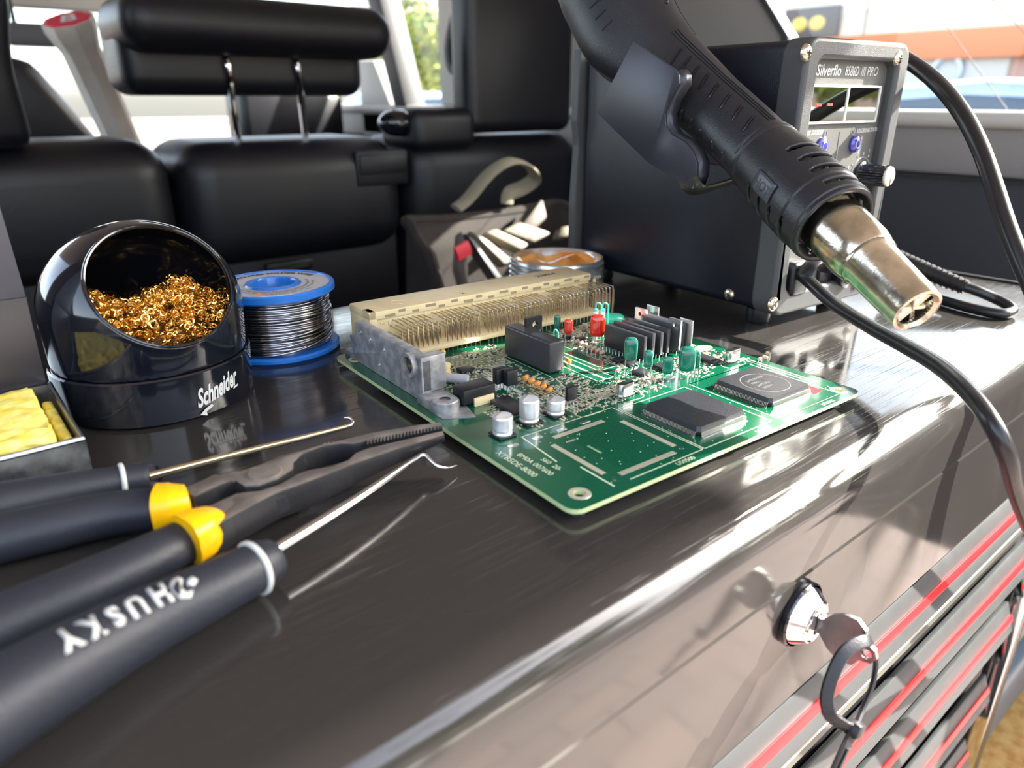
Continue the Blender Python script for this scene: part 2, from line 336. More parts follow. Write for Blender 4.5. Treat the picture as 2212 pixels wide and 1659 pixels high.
# right side wall below the window: pale ledge, grey band, black lower liner
struct(MB().bx((XW - 0.012, -0.35, zt), (XW + 0.06, 2.3, zs), 0.01, 4).build('trim_1', M_TRIM))
struct(MB().bx((XW, -0.35, zb), (XW + 0.05, 2.3, zt + 0.004), 0.006).build('trim_2', M_TRIMG))
wr = MB(); wr.bx((XW - 0.03, -0.35, -0.45), (XW + 0.05, 2.3, zb), 0.012)
wr.bx((XW - 0.036, -0.2, zb - 0.17), (XW - 0.02, 0.9, zb - 0.16), 0.004); wr.bx((XW - 0.04, 0.0, -0.3), (XW - 0.02, 0.8, zb - 0.22), 0.012)
struct(wr.build('wall_right', M_TRIMK))
# C pillar and B pillar, roof side rail
y0, z0_ = yz(1690, 80); y1, z1_ = yz(1636, -10)
ROOFZ = 0.63
yc = y0 + (y1 - y0) * (ROOFZ - z0_) / (z1_ - z0_)
struct(MB().prism([(y0, zs), (y0, z0_), (yc, ROOFZ), (1.12, ROOFZ), (1.06, zs)], (XW, 0, 0), (0, 1, 0), (0, 0, 1), (1, 0, 0), 0, 0.05, 0.006).build('trim_3', M_TRIMG, label='grey quarter pillar trim'))
struct(MB().prism([(y0 - 0.012, zs), (y0 - 0.012, z0_), (yc - 0.012, ROOFZ), (yc, ROOFZ), (y0, z0_), (y0, zs)], (XW - 0.004, 0, 0), (0, 1, 0), (0, 0, 1), (1, 0, 0), 0, 0.02, 0.001).build('trim_4', M_TRIMK, label='black rubber window seal'))
pb0 = yz(1030, 120)[0]; pb1 = yz(952, 235)[0]; pb2 = yz(948, 0)[0]
bp = struct(MB().prism([(pb0, zs), (pb0 - 0.02, ROOFZ), (pb2 + 0.02, ROOFZ), (pb1, zs)], (XW, 0, 0), (0, 1, 0), (0, 0, 1), (1, 0, 0), 0, 0.05, 0.006).build('trim_5', M_TRIM, label='pale centre pillar trim'))
gh = [onX(x, y, XW - 0.012) for x, y in [(990, 10), (975, 60), (968, 110), (975, 148), (992, 152)]]
MB().tube(smooth_path(gh, 6), 0.007, 8, ry=0.011).build('grab_handle', M_TRIMK, bp)
# front pillar sloping down to the dash
MB_a = MB(); q0 = yz(858, 245); 
pa = [yz(800, 0), yz(828, 0), yz(888, 245), yz(862, 245)]
def ext(a, b, z): return (a[0] + (b[0] - a[0]) * (z - a[1]) / (b[1] - a[1]), z)
struct(MB().prism([ext(pa[0], pa[3], ROOFZ), ext(pa[1], pa[2], ROOFZ), pa[2], pa[3]], (XW, 0, 0), (0, 1, 0), (0, 0, 1), (1, 0, 0), -0.01, 0.05, 0.004).build('trim_6', M_TRIMK, label='dark sloping front pillar'))
pi = [yz(770, 130), yz(806, 130), yz(868, 292), yz(786, 292)]
struct(MB().prism(pi, (XW, 0, 0), (0, 1, 0), (0, 0, 1), (1, 0, 0), 0.0, 0.06, 0.006).build('trim_7', M_TRIM, label='pale door frame trim'))
struct(MB().prism([(yc, ROOFZ), (y0 + (y1 - y0) * (.29 - z0_) / (z1_ - z0_), .29), (.12, .41), (.09, ROOFZ)], (XW, 0, 0), (0, 1, 0), (0, 0, 1), (1, 0, 0), 0, 0.05, 0.004).build('added_shade_panel', M_TRIMG, label='added grey panel above the cargo window, blocking sun from the bag'))  # unseen panel, added to keep the sun off the bag and seats
# window panes of the right side
wn = thing('window_1', 'side cargo window with fine printed wires', 'window'); del wn['category']; wn['kind'] = 'structure'
MB().bx((XW + 0.03, -0.3, zs), (XW + 0.034, y0, ROOFZ), 0).build('pane', M_GLASS, wn)
for (a, b) in [((1990, -20), (2175, 236)), ((2135, -10), (2300, 160)), ((1600, -60), (2212, -30))]:
    A_ = onX(*a, XW + 0.028); B_ = onX(*b, XW + 0.028); MB().cyl(A_, B_, 0.0006, n=6).build('aerial_wire', M_DKSIGN, wn)
wn2 = thing('window_2', 'rear door window with a view of trees', 'window'); del wn2['category']; wn2['kind'] = 'structure'
MB().bx((XW + 0.03, pb1, zs), (XW + 0.034, 2.2, ROOFZ), 0).build('pane', M_GLASS, wn2)
# roof, left wall, cargo floor
struct(MB().bx((XL - 0.1, -0.35, ROOFZ), (XW + 0.08, 2.35, ROOFZ + 0.04), 0.01).build('ceiling', M_HEAD))
struct(MB().bx((XL - 0.06, -0.3, -0.45), (XL, 2.3, 0.1), 0.01).build('wall_left', M_TRIMK))
struct(MB().prism([(0.3, 0.1), (0.45, ROOFZ), (0.75, ROOFZ), (0.8, 0.1)], (XL, 0, 0), (0, 1, 0), (0, 0, 1), (-1, 0, 0), 0, 0.05, 0.004).build('trim_8', M_TRIMG))
struct(MB().bx((XL - 0.06, 0.03, -0.47), (XW + 0.06, 2.4, -0.45), 0).build('floor', M_CARPET))
struct(MB().bx((XL - 0.06, 2.3, -0.45), (XW + 0.06, 2.6, -0.03), 0.03, 3).build('trim_9', M_TRIMK, label='black dashboard'))
hd = MB(); a = onY(60, 20, 2.35); b = onY(132, -40, 2.35)
struct(MB().bx((onY(-60, 20, 2.2).x, 2.16, onY(100, 22, 2.2).z), (onY(280, 20, 2.2).x, 2.2, ROOFZ), 0.01).build('trim_10', M_HEAD, label='pale header above the windscreen'))
# ------------------------------------------------------------------ outside
g = struct(MB().bx((-60, -60, -1.16), (60, 60, -1.1), 0).build('floor', M_GROUND)); g.name = 'floor'; g['label'] = 'sunlit outdoor paving'
XB = 14.0
bw = thing('shop_building', 'cream shop wall with an orange band seen through right window', 'building', (XB, 3, -1.1))
def on(px, py): q = onX(px, py, XB); return q
zA, zB2, zC = on(2080, 62).z, on(2080, 127).z, -1.1
MB().bx((XB, -25, zA), (XB + 3, 12, 3.6), 0).build('wall', M_WALLO, bw, True)
MB().bx((XB - 0.12, -25, zB2), (XB + 3, 12, zA), 0.02).build('orange_band', M_ORWALL, bw, True)
MB().bx((XB + 0.1, -25, -1.1), (XB + 3, 12, zB2), 0).build('lower_wall', M_PINKW, bw, True)
for yy in range(-20, 12, 3): MB().bx((XB - 0.01, yy, zA), (XB, yy + 0.03, 3.6), 0).build('joint', M_TRIMG, bw, True)
ctr = on(2045, 152); MB().bx((XB + 0.04, ctr.y - 0.9, ctr.z - 0.45), (XB + 0.1, ctr.y + 0.9, ctr.z + 0.3), 0.01).build('poster', M_WHITE, bw, True)
MB().tube([ctr + V((0.02, 0.22 * math.cos(a), 0.22 * math.sin(a))) for a in [i * PI / 10 for i in range(20)]], 0.06, 6, closed=True).build('poster_emblem', M_CARW, bw, True)
sa, sb = on(1705, 22), on(1812, 78)
sg = thing('shop_sign', 'dark sign with yellow shapes on the cream wall', 'sign', (XB, sb.y, sb.z))
MB().bx((XB - 0.15, sb.y, sb.z), (XB, sa.y, sa.z + 0.0), 0.02).build('board', M_DKSIGN, sg, True)
for fy in (0.35, 0.68): MB().sphere((XB - 0.16, sb.y + (sa.y - sb.y) * fy, sb.z + (sa.z - sb.z) * 0.45), 0.16, 12, 8, (0.2, 1, 0.8)).build('motif', M_YSIGN, sg, True)
# cars
def car(name, label, X, px0, px1, pytop, m, ln=4.2, grp=None):
    a = onX(px0, pytop, X); b = onX(px1, pytop, X); cy = (a.y + b.y) / 2; zt_ = a.z; zg = -1.1; hgt = zt_ - zg
    r = thing(name, label, 'car', (X + 0.9, cy, zg))
    L2 = ln / 2
    body = [(-L2, .22), (-L2 + .1, .55), (-L2 + .9, .62), (-L2 + 1.3, .97), (-0.2, 1.0), (L2 - 1.6, .96), (L2 - .9, .62), (L2 - .1, .55), (L2, .22)]
    MB().prism([(p[0], p[1] * hgt) for p in body], (X, cy, zg), (0, 1, 0), (0, 0, 1), (1, 0, 0), 0, 1.75, 0.08).build('body', m, r, True)
    MB().prism([(p[0], p[1] * hgt) for p in [(-L2 + 1.05, .64), (-L2 + 1.4, .9), (-.1, .93), (L2 - 1.65, .89), (L2 - 1.1, .64)]], (X, cy, zg), (0, 1, 0), (0, 0, 1), (1, 0, 0), -0.01, 0.03, 0.01).build('side_window', M_CARG, r, True)
    for s_ in (-1, 1):
        for xx in (0, 1.55): MB().cyl((X + xx - 0.01, cy + s_ * (L2 - 0.8), zg + 0.32), (X + xx + 0.2, cy + s_ * (L2 - 0.8), zg + 0.32), 0.32, n=24).build('wheel', M_BLKMAT, r, True)
    return r
car('parked_car', 'silver blue car parked in front of the orange banded shop', 5.2, 1900, 2240, 172, M_CARW, 4.6)
# things seen through the door window
fb = thing('office_block', 'white block with horizontal louvres behind the trees', 'building', (17, 42, -1.1))
def onYY(x, y, Y): return onY(x, y, Y)
for nm, x0, x1, yb, yt, Y, m_ in (('wall', 800, 880, 120, -60, 40, M_WHITE), ('louvre_panel', 878, 940, 82, -60, 38, M_WALLO)):
    a = onYY(x0, yb, Y); b = onYY(x1, yt, Y); MB().bx((a.x, Y, -1.1), (b.x, Y + 2, b.z), 0).build(nm, m_, fb, True)
    if nm == 'louvre_panel':
        for k in range(12):
            MB().bx((a.x, Y - 0.3, a.z + 0.45 * k), (b.x, Y, a.z + 0.45 * k + 0.16), 0).build('louvre', M_TRIM, fb, True)
def tree(name, label, c, R, hgt, seed, n=2600, leaf=0.16, grp=None):
    rr = random.Random(seed); c = V(c)
    r = thing(name, label, 'tree', c, 0, grp)
    MB().tube([c, c + V((0.05, 0, hgt * .5)), c + V((0, 0.1, hgt))], [0.16, 0.12, 0.05], 8).build('trunk', M_BARK, r, True)
    mb = MB()
    blobs = [(c + V((rr.uniform(-R, R) * .7, rr.uniform(-R, R) * .7, hgt + rr.uniform(-.45, .6) * R)), R * rr.uniform(.3, .55)) for _ in range(14)]
    for i in range(n):
        b, br = rr.choice(blobs); d = V((rr.gauss(0, 1), rr.gauss(0, 1), rr.gauss(0, 1))).normalized(); p = b + d * br * rr.uniform(.7, 1.0)
        x = V((rr.gauss(0, 1), rr.gauss(0, 1), rr.gauss(0, 1))).normalized(); y = x.cross(d).normalized() if abs(x.dot(d)) < .98 else V((0, 0, 1)); s_ = leaf * rr.uniform(.6, 1.2)
        mb.add([p - x * s_, p - y * s_ * .45, p + x * s_, p + y * s_ * .45], [(0, 1, 2, 3)])
    mb.build('foliage', M_TREE, r, True, kind='stuff'); return r
ct = onY(900, 122, 20)
tree('street_tree', 'yellow green tree in front of the louvred block', (ct.x, 20, -1.1), 1.6, ct.z + 1.1, 3)
tree('street_tree', 'green tree beyond the parked blue car, right of the other', (ct.x + 2.6, 24, -1.1), 2.0, 1.9, 4)
cb = onYY(885, 182, 9)
pc = thing('parked_van', 'blue car seen through the rear door window', 'car', (cb.x + 0.9, 10, -1.1))
MB().prism([(-2, .2), (-1.9, .75), (-1.2, .82), (-.8, 1.32), (1.2, 1.35), (1.6, .85), (2.2, .75), (2.2, .2)], (cb.x + 0.8, 9, -1.1), (1, 0, 0), (0, 0, 1), (0, 1, 0), 0, 1.8, 0.06).build('body', M_CARW, pc, True)
MB().prism([(-1.05, .86), (-.75, 1.24), (1.1, 1.26), (1.4, .88)], (cb.x + 0.8, 9, -1.1), (1, 0, 0), (0, 0, 1), (0, 1, 0), -0.01, 0.02, 0).build('side_window', M_CARG, pc, True)
for s_ in (-1.3, 1.3): MB().cyl((cb.x + .8 + s_, 8.98, -0.78), (cb.x + .8 + s_, 9.2, -0.78), .32).build('wheel', M_BLKMAT, pc, True)
# low street wall and trees behind the open hatch, mirrored in the chest
tree('street_tree', 'broad tree standing behind the open hatch', (2.8, -7.5, -1.1), 2.2, 3.4, 11, 4200, 0.2)
tree('street_tree', 'tall tree standing off to the right of the open hatch', (8.5, -6.5, -1.1), 1.8, 2.4, 12, 3200, 0.2)

# ================================================================== SEATS
def seg(name, label, px0, px1, py, m1=M_SEATPL, ztop=None, cush=M_LEATHER):
    x0 = onY(px0, py, YS).x; x1 = onY(px1, py, YS).x; zt_ = ztop if ztop is not None else onY((px0 + px1) / 2, py, YS).z
    r = thing(name, label, 'car seat', ((x0 + x1) / 2, YS + 0.1, -0.45))
    MB().bx((x0, YS, zt_ - 0.16), (x1, YS + 0.2, zt_), 0.045, 6).build('top_roll', cush, r, True, ang=60)
    MB().bx((x0 + 0.004, YS + 0.03, -0.45), (x1 - 0.004, YS + 0.17, zt_ - 0.07), 0.012, 2).build('rear_panel', m1, r, True)
    return r, x0, x1, zt_
sA, ax0, ax1, az = seg('rear_seat', 'left section of black rear bench next to the racket', -420, 372, 313)
MB().tube([(ax0 + .3, YS - .001, az - .045), (ax1 - .02, YS - .001, az - .045)], 0.0012, 6).build('seam', M_LEATHER, sA, True)
sB, bx0, bx1, bz = seg('rear_seat', 'middle section of black rear bench under the chrome-post headrest', 380, 878, 303)
sC, cx0, cx1, cz = seg('rear_seat', 'right section of black rear bench behind the canvas bag', 886, 1262, 291)
# latch release panel and tether recesses on the middle section
def yb(px, py, dy=0): q = onY(px, py, YS + dy); return q
p0, p1 = yb(772, 405), yb(878, 322)
MB().bx((p0.x, YS - 0.003, p0.z), (p1.x, YS + 0.03, p1.z), 0.004).build('latch_panel', M_SEATPL, sB, True)
p2, p3 = yb(776, 378), yb(874, 330)
MB().bx((p2.x, YS - 0.006, p2.z), (p3.x, YS - 0.001, p3.z), 0.003).build('latch_flap', M_SEATPL, sB, True)
for (a, b, c_, d) in [(592, 600, 690, 562), (808, 498, 868, 468)]:
    q, q2 = yb(a, b), yb(c_, d)
    MB().bx((q.x, YS + 0.02, q.z), (q2.x, YS + 0.034, q2.z), 0.003).build('tether_cover', M_SEATPL, sB, True)
    MB().bx((q.x + .008, YS + 0.017, q.z + .004), (q2.x - .008, YS + 0.022, q2.z - .008), 0.002).build('tether_slot', M_BLACKGAP, sB, True)
# middle headrest
hr = []
h0, h1 = onY(262, 100, YS).x, onY(838, 100, YS).x; hzT = onY(500, -8, YS).z; hzM = onY(500, 118, YS).z; hzB = onY(500, 207, YS + .05).z
MB().bx((h0, YS - 0.03, hzM), (h1, YS + 0.12, hzT), 0.03, 6).build('headrest', M_LEATHER, sB, True, ang=60)
MB().bx((h0 + 0.004, YS + 0.03, hzB), (h1 - 0.02, YS + 0.13, hzM + 0.05), 0.022, 5).build('headrest_underside', M_LEATHER, sB, True, ang=60)
for (a, b) in [((490, 132), (515, 306)), ((641, 138), (661, 300))]:
    A_ = onY(*a, YS + 0.025); B_ = onY(*b, YS + 0.045)
    MB().tube(smooth_path([A_ + V((0, .03, .006)), A_, A_ + (B_ - A_) * .5, B_, B_ - V((0, 0, .02))], 5), 0.0045, 10).build('headrest_post', M_CHROME, sB, True)
# tall right headrest column and left headrest
q = onY(1010, 283, YS); q2 = onY(1240, 283, YS)
hc = MB(); hc.bx((q.x + .004, YS + 0.0, q.z - 0.005), (q2.x, YS + 0.055, 0.34), 0.02, 5); hc.build('headrest', M_LEATHER, sC, True, ang=60)
cA, cB_ = onY(850, 262, YS), onY(1025, 262, YS)
MB().bx((cA.x + .03, YS - .01, cz - .02), (cB_.x, YS + .1, onY(900, 233, YS).z), 0.018, 5).build('shoulder_pad', M_LEATHER, sC, True, ang=60)
MB().sphere((cA.x + 0.025, YS + .03, cz + 0.020), 0.024, 18, 12, (1.3, 1, .8)).build('belt_guide', M_BLKGLOSS, sC, True)
qa, qb = onY(-200, 312, YS), onY(74, 312, YS)
qt = onY(30, 0, YS)
MB().prism([(qa.x, az - .004), (qb.x, az - .004), (qb.x - .004, az + .08), (qt.x - .004, qt.z), (qt.x - .02, .33), (qa.x, .33)], (0, YS - .02, 0), (1, 0, 0), (0, 0, 1), (0, 1, 0), 0, 0.12, 0.016).build('headrest', M_LEATHER, sA, True, ang=60)
# front seats
def fseat(label, px0, px1, pyb, pyt, Y, slant=0):
    a = onY(px0, pyb, Y); b = onY(px1, pyt, Y); r = thing('front_seat', label, 'car seat', ((a.x + b.x) / 2, Y, -0.45))
    MB().prism([(a.x, a.z - .02), (b.x + slant, a.z - .02), (b.x, b.z), (a.x, b.z + .01)], (0, Y, 0), (1, 0, 0), (0, 0, 1), (0, 1, 0), 0, 0.12, 0.02).build('headrest', M_LEATHER, r, True, ang=60)
    MB().bx((a.x - .12, Y + .02, -.45), (b.x + .14, Y + .16, a.z - .03), 0.04, 4).build('backrest', M_LEATHER, r, True, ang=60)
    return r
fseat('left front seat seen between the racket and left headrest', 30, 68, 303, 130, 1.75, .1)
fseat('right front seat headrest seen below the middle headrest', 530, 742, 295, 196, 1.8)
# sun visor
va, vb = onY(44, 100, 2.1), onY(118, 52, 2.1)
vs_ = thing('sun_visor', 'dark folded sun visor at the top of the windscreen', 'visor', (va.x, 2.1, va.z))
MB().bx((va.x - .02, 2.1, va.z), (vb.x, 2.12, vb.z), 0.008).build('flap', M_PLATE, vs_, True)
MB().tube([(va.x, 2.11, vb.z - .004), (va.x, 2.11, ROOFZ)], 0.005, 8).build('hinge_rod', M_TRIMK, vs_, True)
# ------------------------------------------------------------------ racket
ra, rb_ = onY(146, 42, 1.22), onY(262, 300, 1.27)
rd = (rb_ - ra).normalized(); rc = thing('tennis_racket', 'racket with taped grip and red end cap leaning on bench', 'racket', ra + rd * 0.62)
octn = lambda r_, t_: None
ln = (rb_ - ra).length
MB().tube([ra, ra + rd * .01, ra + rd * .028, ra + rd * .04, ra + rd * (ln + .05)], [.034, .034, .029, .0255, .025], 8).build('grip', M_GRIP, rc, True, ang=25)
MB().tube([ra - rd * .0012, ra + rd * .001], [.029, .033], 8).build('end_cap', M_REDCAP, rc, True, ang=25)
gx, gy = frame(rd); gy2 = (V((0, 0, 1)) - rd * rd.z).normalized(); gx2 = gy2.cross(-rd).normalized()
letter = text('B', 0.04, ra - rd * .0017 - gx2 * .003 - gy2 * .016, (gy2 * .5 + gx2).normalized(), (gy2 - gx2 * .5).normalized(), bold=0.0006)
letter.build('letter', M_WHITE, rc, True)
pe = ra + rd * (ln + .05); pts = [pe]
MB().tube([pe, pe + rd * .1], [.012, .010], 8).build('shaft', M_BLKPL, rc, True)
hc_ = pe + rd * .25; sx_ = rd.cross(V((0, -1, 0))).normalized()
MB().tube([hc_ + rd * .15 * math.cos(a) + sx_ * .11 * math.sin(a) for a in [2 * PI * k / 40 for k in range(40)]], 0.009, 8, closed=True).build('head_frame', M_BLKPL, rc, True)
st = MB()
for k in range(-5, 6):
    w_ = .105 * math.sqrt(1 - (k * .02 / .15) ** 2); st.tube([hc_ + rd * k * .02 - sx_ * w_, hc_ + rd * k * .02 + sx_ * w_], .0007, 4)
    w_ = .145 * math.sqrt(max(0, 1 - (k * .018 / .11) ** 2)); st.tube([hc_ + sx_ * k * .018 - rd * w_, hc_ + sx_ * k * .018 + rd * w_], .0007, 4)
st.build('strings', M_WHITE, rc, True, kind='stuff')

# ================================================================== BAG between chest and bench
YB = 0.62
bgx = lambda x, y, d=0: onY(x, y, YB + d)
bag = thing('tool_bag', 'open brown canvas bag with khaki handle behind the chest', 'bag', (0.52, YB, -0.45))
b0, b1 = bgx(925, 600), bgx(1240, 470)
BX0, BX1 = b0.x + .055, 0.74
zr0, zr1 = bgx(925, 500).z, bgx(1170, 440, .05).z
def bagpt(u, v):   # u around, v height
    a = 2 * PI * u; c, s_ = math.cos(a), math.sin(a); e = 0.45
    x = math.copysign(abs(c) ** e, c); y = math.copysign(abs(s_) ** e, s_)
    zz = -0.45 + v * (0.45 - .045 + (zr0 + 0.03 * max(y, 0) - (.075 if y < 0 else 0) * min(1, -y * 2 if y < 0 else 0)) + 0.006 * math.sin(3 * a) * v)
    k = 1 + 0.05 * math.sin(5 * a + 3 * v) + .04 * (1 - v)
    return V(((BX0 + BX1) / 2 + x * (BX1 - BX0) / 2 * k, YB + .08 + y * 0.085 * k, zz))
MB().grid(bagpt, 48, 10).build('body', M_CANVAS, bag, True, ang=70).modifiers.new('s', 'SOLIDIFY').thickness = 0.006
MB().tube([bagpt(u / 48, 1.0) for u in range(48)], .007, 8, closed=True).build('rim', M_CANVAS, bag, True)
hp = [bgx(985, 450, .1), bgx(1010, 430, .1), bgx(1060, 372, .1), bgx(1105, 348, .1), bgx(1142, 360, .12), bgx(1155, 385, .14), bgx(1130, 405, .15), bgx(1100, 418, .15), bgx(1095, 440, .15)]
MB().tube(smooth_path(hp, 6), .0035, 8, ry=.010, upv=(0, -.3, 1)).build('handle', M_STRAP, bag, True)
def packet(label, c4, Y, m, th=.018, extra=None):
    pts_ = [onY(x, y, Y) for x, y in c4]; ctr_ = sum(pts_, V()) / 4
    r = thing('packet', label, 'packet', ctr_ - V((0, 0, .02)))
    ex = (pts_[1] - pts_[0]).normalized(); ez = V((0, -.5, .86)); ey = ez.cross(ex).normalized(); ez = ex.cross(ey)
    poly = [((p_ - ctr_).dot(ex), (p_ - ctr_).dot(V((0, 0, 1))) / 0.86 * 1.0) for p_ in pts_]
    MB().prism(poly, ctr_, ex, V((0, .5, .86)), V((0, -.86, .5)), -th, 0, .004).build('wrapper', m, r, True)
    if extra: extra(r, pts_, ctr_)
    return r
def redstrip(r, p_, c_):
    a = p_[0] + (p_[1] - p_[0]) * .35 + V((0, -.012, 0)); b = p_[1] + (p_[2] - p_[1]) * .4 + V((0, -.012, 0))
    MB().tube([a, b], .004, 6, ry=.009).build('red_strip', M_PACKR, r, True)
packet('tan packet with red strip standing in the bag', [(965, 560), (985, 520), (1020, 545), (1045, 620)], YB + .03, M_PACKB, .02, redstrip)
packet('cream packet between the red-strip packet and tin', [(1030, 512), (1065, 520), (1105, 548), (1075, 565)], YB + .05, M_PACK)
packet('long cream packet lying across the bag middle', [(1055, 498), (1080, 492), (1140, 528), (1120, 540)], YB + .06, M_PACK)
packet('wide cream packet lying highest in the bag', [(1090, 490), (1130, 478), (1190, 508), (1150, 522)], YB + .075, M_PACK)
packet('brown folded packet at the back of the bag', [(1115, 478), (1180, 440), (1185, 478), (1150, 492)], YB + .12, M_PACKB)
packet('small cream packet at the right end of the bag', [(1200, 500), (1212, 488), (1240, 496), (1232, 512)], YB + .08, M_PACK)
packet('black pouch strap between tan and cream packets', [(1030, 520), (1052, 530), (1078, 590), (1050, 600)], YB + .025, M_BLKMAT)
# ================================================================== TOOL CHEST
XR, YF, YE, XLc = 0.598, 0.0935, 0.402, -0.34
ch = thing('tool_chest', 'black steel tool chest with red striped drawer pulls filling the foreground', 'tool chest', ((XR + XLc) / 2, 0.25, -0.45))
R_ = 0.0155
prof = [(YE, -0.0925), (YE, -0.008)] + [(YE - 0.008 + 0.008 * math.cos(a), -0.008 + 0.008 * math.sin(a)) for a in [PI / 2 * k / 4 for k in range(1, 5)]]
prof += [(YF + R_ * 1.05 + 0.0 - (R_ * 1.05) * math.sin(a), -R_ + R_ * math.cos(a)) for a in [PI / 2 * k / 14 for k in range(0, 15)]]
prof += [(YF, -0.0325), (YF + 0.0006, -0.0335), (YF, -0.0345), (YF, -0.0915), (YF + .002, -0.0925), (YF + .05, -0.0925)]
mb = MB()
n_ = len(prof); xs = [XLc + (XR - XLc) * k / 24 for k in range(25)]
# right end of the top is rounded off too
xs = [x for x in xs if x < XR - 0.02] + [XR - 0.012]
vs = [V((x, p[0], p[1])) for x in xs for p in prof]; 
for k in range(1, 6):
    a = PI / 2 * k / 5
    vs += [V((XR - 0.012 + 0.012 * math.sin(a), p[0], p[1] - 0.010 * (1 - math.cos(a)) if p[1] > -0.004 else p[1])) for p in prof]
nx = len(xs) + 5; fs = []
for i in range(nx - 1):
    for k in range(n_ - 1): fs.append((i * n_ + k, i * n_ + k + 1, (i + 1) * n_ + k + 1, (i + 1) * n_ + k))
fs.append(tuple(range(n_ - 1, -1, -1))); fs.append(tuple((nx - 1) * n_ + k for k in range(n_)))
mb.add(vs, fs).build('top_shell', M_CHEST, ch, True, ang=30)
MB().tube([(XR - 0.022, YE - .004, 0.0006), (XR - .022, 0.112, 0.0006)], .0012, 6).build('end_seam', M_BLACKGAP, ch, True)
XD = 0.528
MB().bx((XLc, YF + .05, -0.4495), (XD + .056, YE - .002, -0.0925), .001).build('cabinet', M_CHEST, ch, True)
MB().bx((XLc, YF + .012, -0.43), (XR - .008, YF + .05, -0.0925), .001).build('front_frame', M_BLACKGAP, ch, True)
MB().bx((XD + .03, YF - .004, -0.43), (XD + .052, YF + .03, -0.094), .0035, 3).build('corner_post', M_DGREY, ch, True)
MB().bx((XD + .027, YF - .0045, -0.43), (XD + .0295, YF + .02, -0.094), .001).build('post_edge', M_CHROME, ch, True)
MB().bx((XD + .052, YF - .002, -0.094), (XR, YF + .05, -0.0925), .0006).build('shell_lip', M_DGREY, ch, True)
zrow = [-0.0945, -0.154, -0.2075, -0.2725, -0.336]; hts = [.0565, .0505, .062, .06, .07]
for i, z in enumerate(zrow):
    xe = XD - (0.03 if i == 0 else 0)
    d_ = MB().bx((XLc, YF + .006, z - hts[i]), (XD + .012, YF + .016, z - .001), .001).build('drawer', M_BLACKGAP, ch, True)
    y = YF
    def band(p0, p1, th, m_, nm, x1):
        ny, nz = (p1[1] - p0[1]), -(p1[0] - p0[0]); l_ = math.hypot(ny, nz); ny, nz = -abs(ny) / l_ * th, abs(nz) / l_ * th
        poly = [p0, p1, (p1[0] - ny, p1[1] - nz), (p0[0] - ny, p0[1] - nz)]
        return MB().prism(poly, (XLc, 0, 0), (0, 1, 0), (0, 0, 1), (1, 0, 0), 0, x1 - XLc, .0004).build(nm, m_, d_)
    f_ = lambda t: (y + .001 - .0072 * t, z - .0005 - .0205 * t)
    band(f_(0), f_(.46), .003, M_PULL, 'drawer_pull', xe); band(f_(.66), f_(1), .003, M_PULL, 'pull_lip', xe)
    q0_, q1_ = f_(.45), f_(.67); band((q0_[0] - .0007, q0_[1]), (q1_[0] - .0007, q1_[1]), .003, M_RED, 'red_stripe', xe + .001)
    MB().bx((XLc, y - .0058, z - .0222), (xe, y + .005, z - .0208), .0003).build('pull_underside', M_PULL, d_)
    for k, dz in enumerate((-.0285, -.0400) if i == 0 else (-.0320,)):
        MB().tube([(XLc, y + .0025, z + dz), (xe - .008, y + .0025, z + dz)], .0040, 10).build('rail', M_RIB, d_)
# lock
lk = D(1722, 1322, (onY(1722, 1322, YF) - C0).dot(FW)); lx, lz = lk.x, lk.z
LO = V((lx, YF, lz))
lb = MB().lathe([(0, .0), (.0118, .0), (.0122, .0006), (.0122, .0022), (.0116, .0028)], 40, LO, (0, -1, 0)).build('lock', M_BLKGLOSS, ch, True)
MB().lathe([(.0112, .0022), (.0108, .003), (.0078, .0072), (.0072, .0074), (.0068, .0069), (0, .0069)], 40, LO, (0, -1, 0)).build('lock_collar', M_CHROME, lb)
MB().lathe([(.0058, .0066), (.0056, .0076), (0, .0076)], 30, LO, (0, -1, 0)).build('lock_core', M_CHROME, lb)
MB().bx((lx - .0011, YF - .0079, lz - .0042), (lx + .0011, YF - .0070, lz + .0042), 0).build('keyway', M_BLACKGAP, lb)
# key : bow stands out of the lock in a nearly upright plane
kd = V((0.04, -1, 0.02)).normalized()
b_tip = D(1876, 1392, (D(1876, 1392, .2) - C0).dot(FW))
kup = V((0.12, 0.0, 1)); kup = (kup - kd * kup.dot(kd)).normalized(); kn = kd.cross(kup)
K0 = LO + V((0, -.0066, 0))
ky = thing('key', 'flat steel key in the chest lock with cable tie through it', 'key', K0)
bow = [(x_ * .74, y_ * .76) for x_, y_ in [(0, .0035), (.0035, .0035), (.007, .008), (.012, .0108), (.018, .0112), (.0222, .008), (.0235, .003), (.0275, .0012), (.029, -.0022), (.027, -.0055), (.022, -.0068), (.020, -.0105), (.014, -.0118), (.008, -.0088), (.0035, -.004), (0, -.0035)]]
bb = bmesh.new()
hole = [(.0181 + .0017 * math.cos(a), -.0016 + .0017 * math.sin(a)) for a in [2 * PI * k / 14 for k in range(14)]]
def ring_plate(outer, inner, fn, t0, t1, mb):
    b = bmesh.new(); eo = []
    for loop in (outer, inner):
        if not loop: continue
        vv = [b.verts.new(fn(p_[0], p_[1], t0)) for p_ in loop]; eo += [b.edges.new((vv[i], vv[(i + 1) % len(vv)])) for i in range(len(vv))]
    bmesh.ops.triangle_fill(b, use_beauty=True, use_dissolve=False, edges=eo)
    g_ = bmesh.ops.extrude_face_region(b, geom=b.faces[:]); dv = fn(0, 0, t1) - fn(0, 0, t0)
    bmesh.ops.translate(b, vec=dv, verts=[e for e in g_['geom'] if isinstance(e, bmesh.types.BMVert)])
    bmesh.ops.recalc_face_normals(b, faces=b.faces); return mb.bm(b)
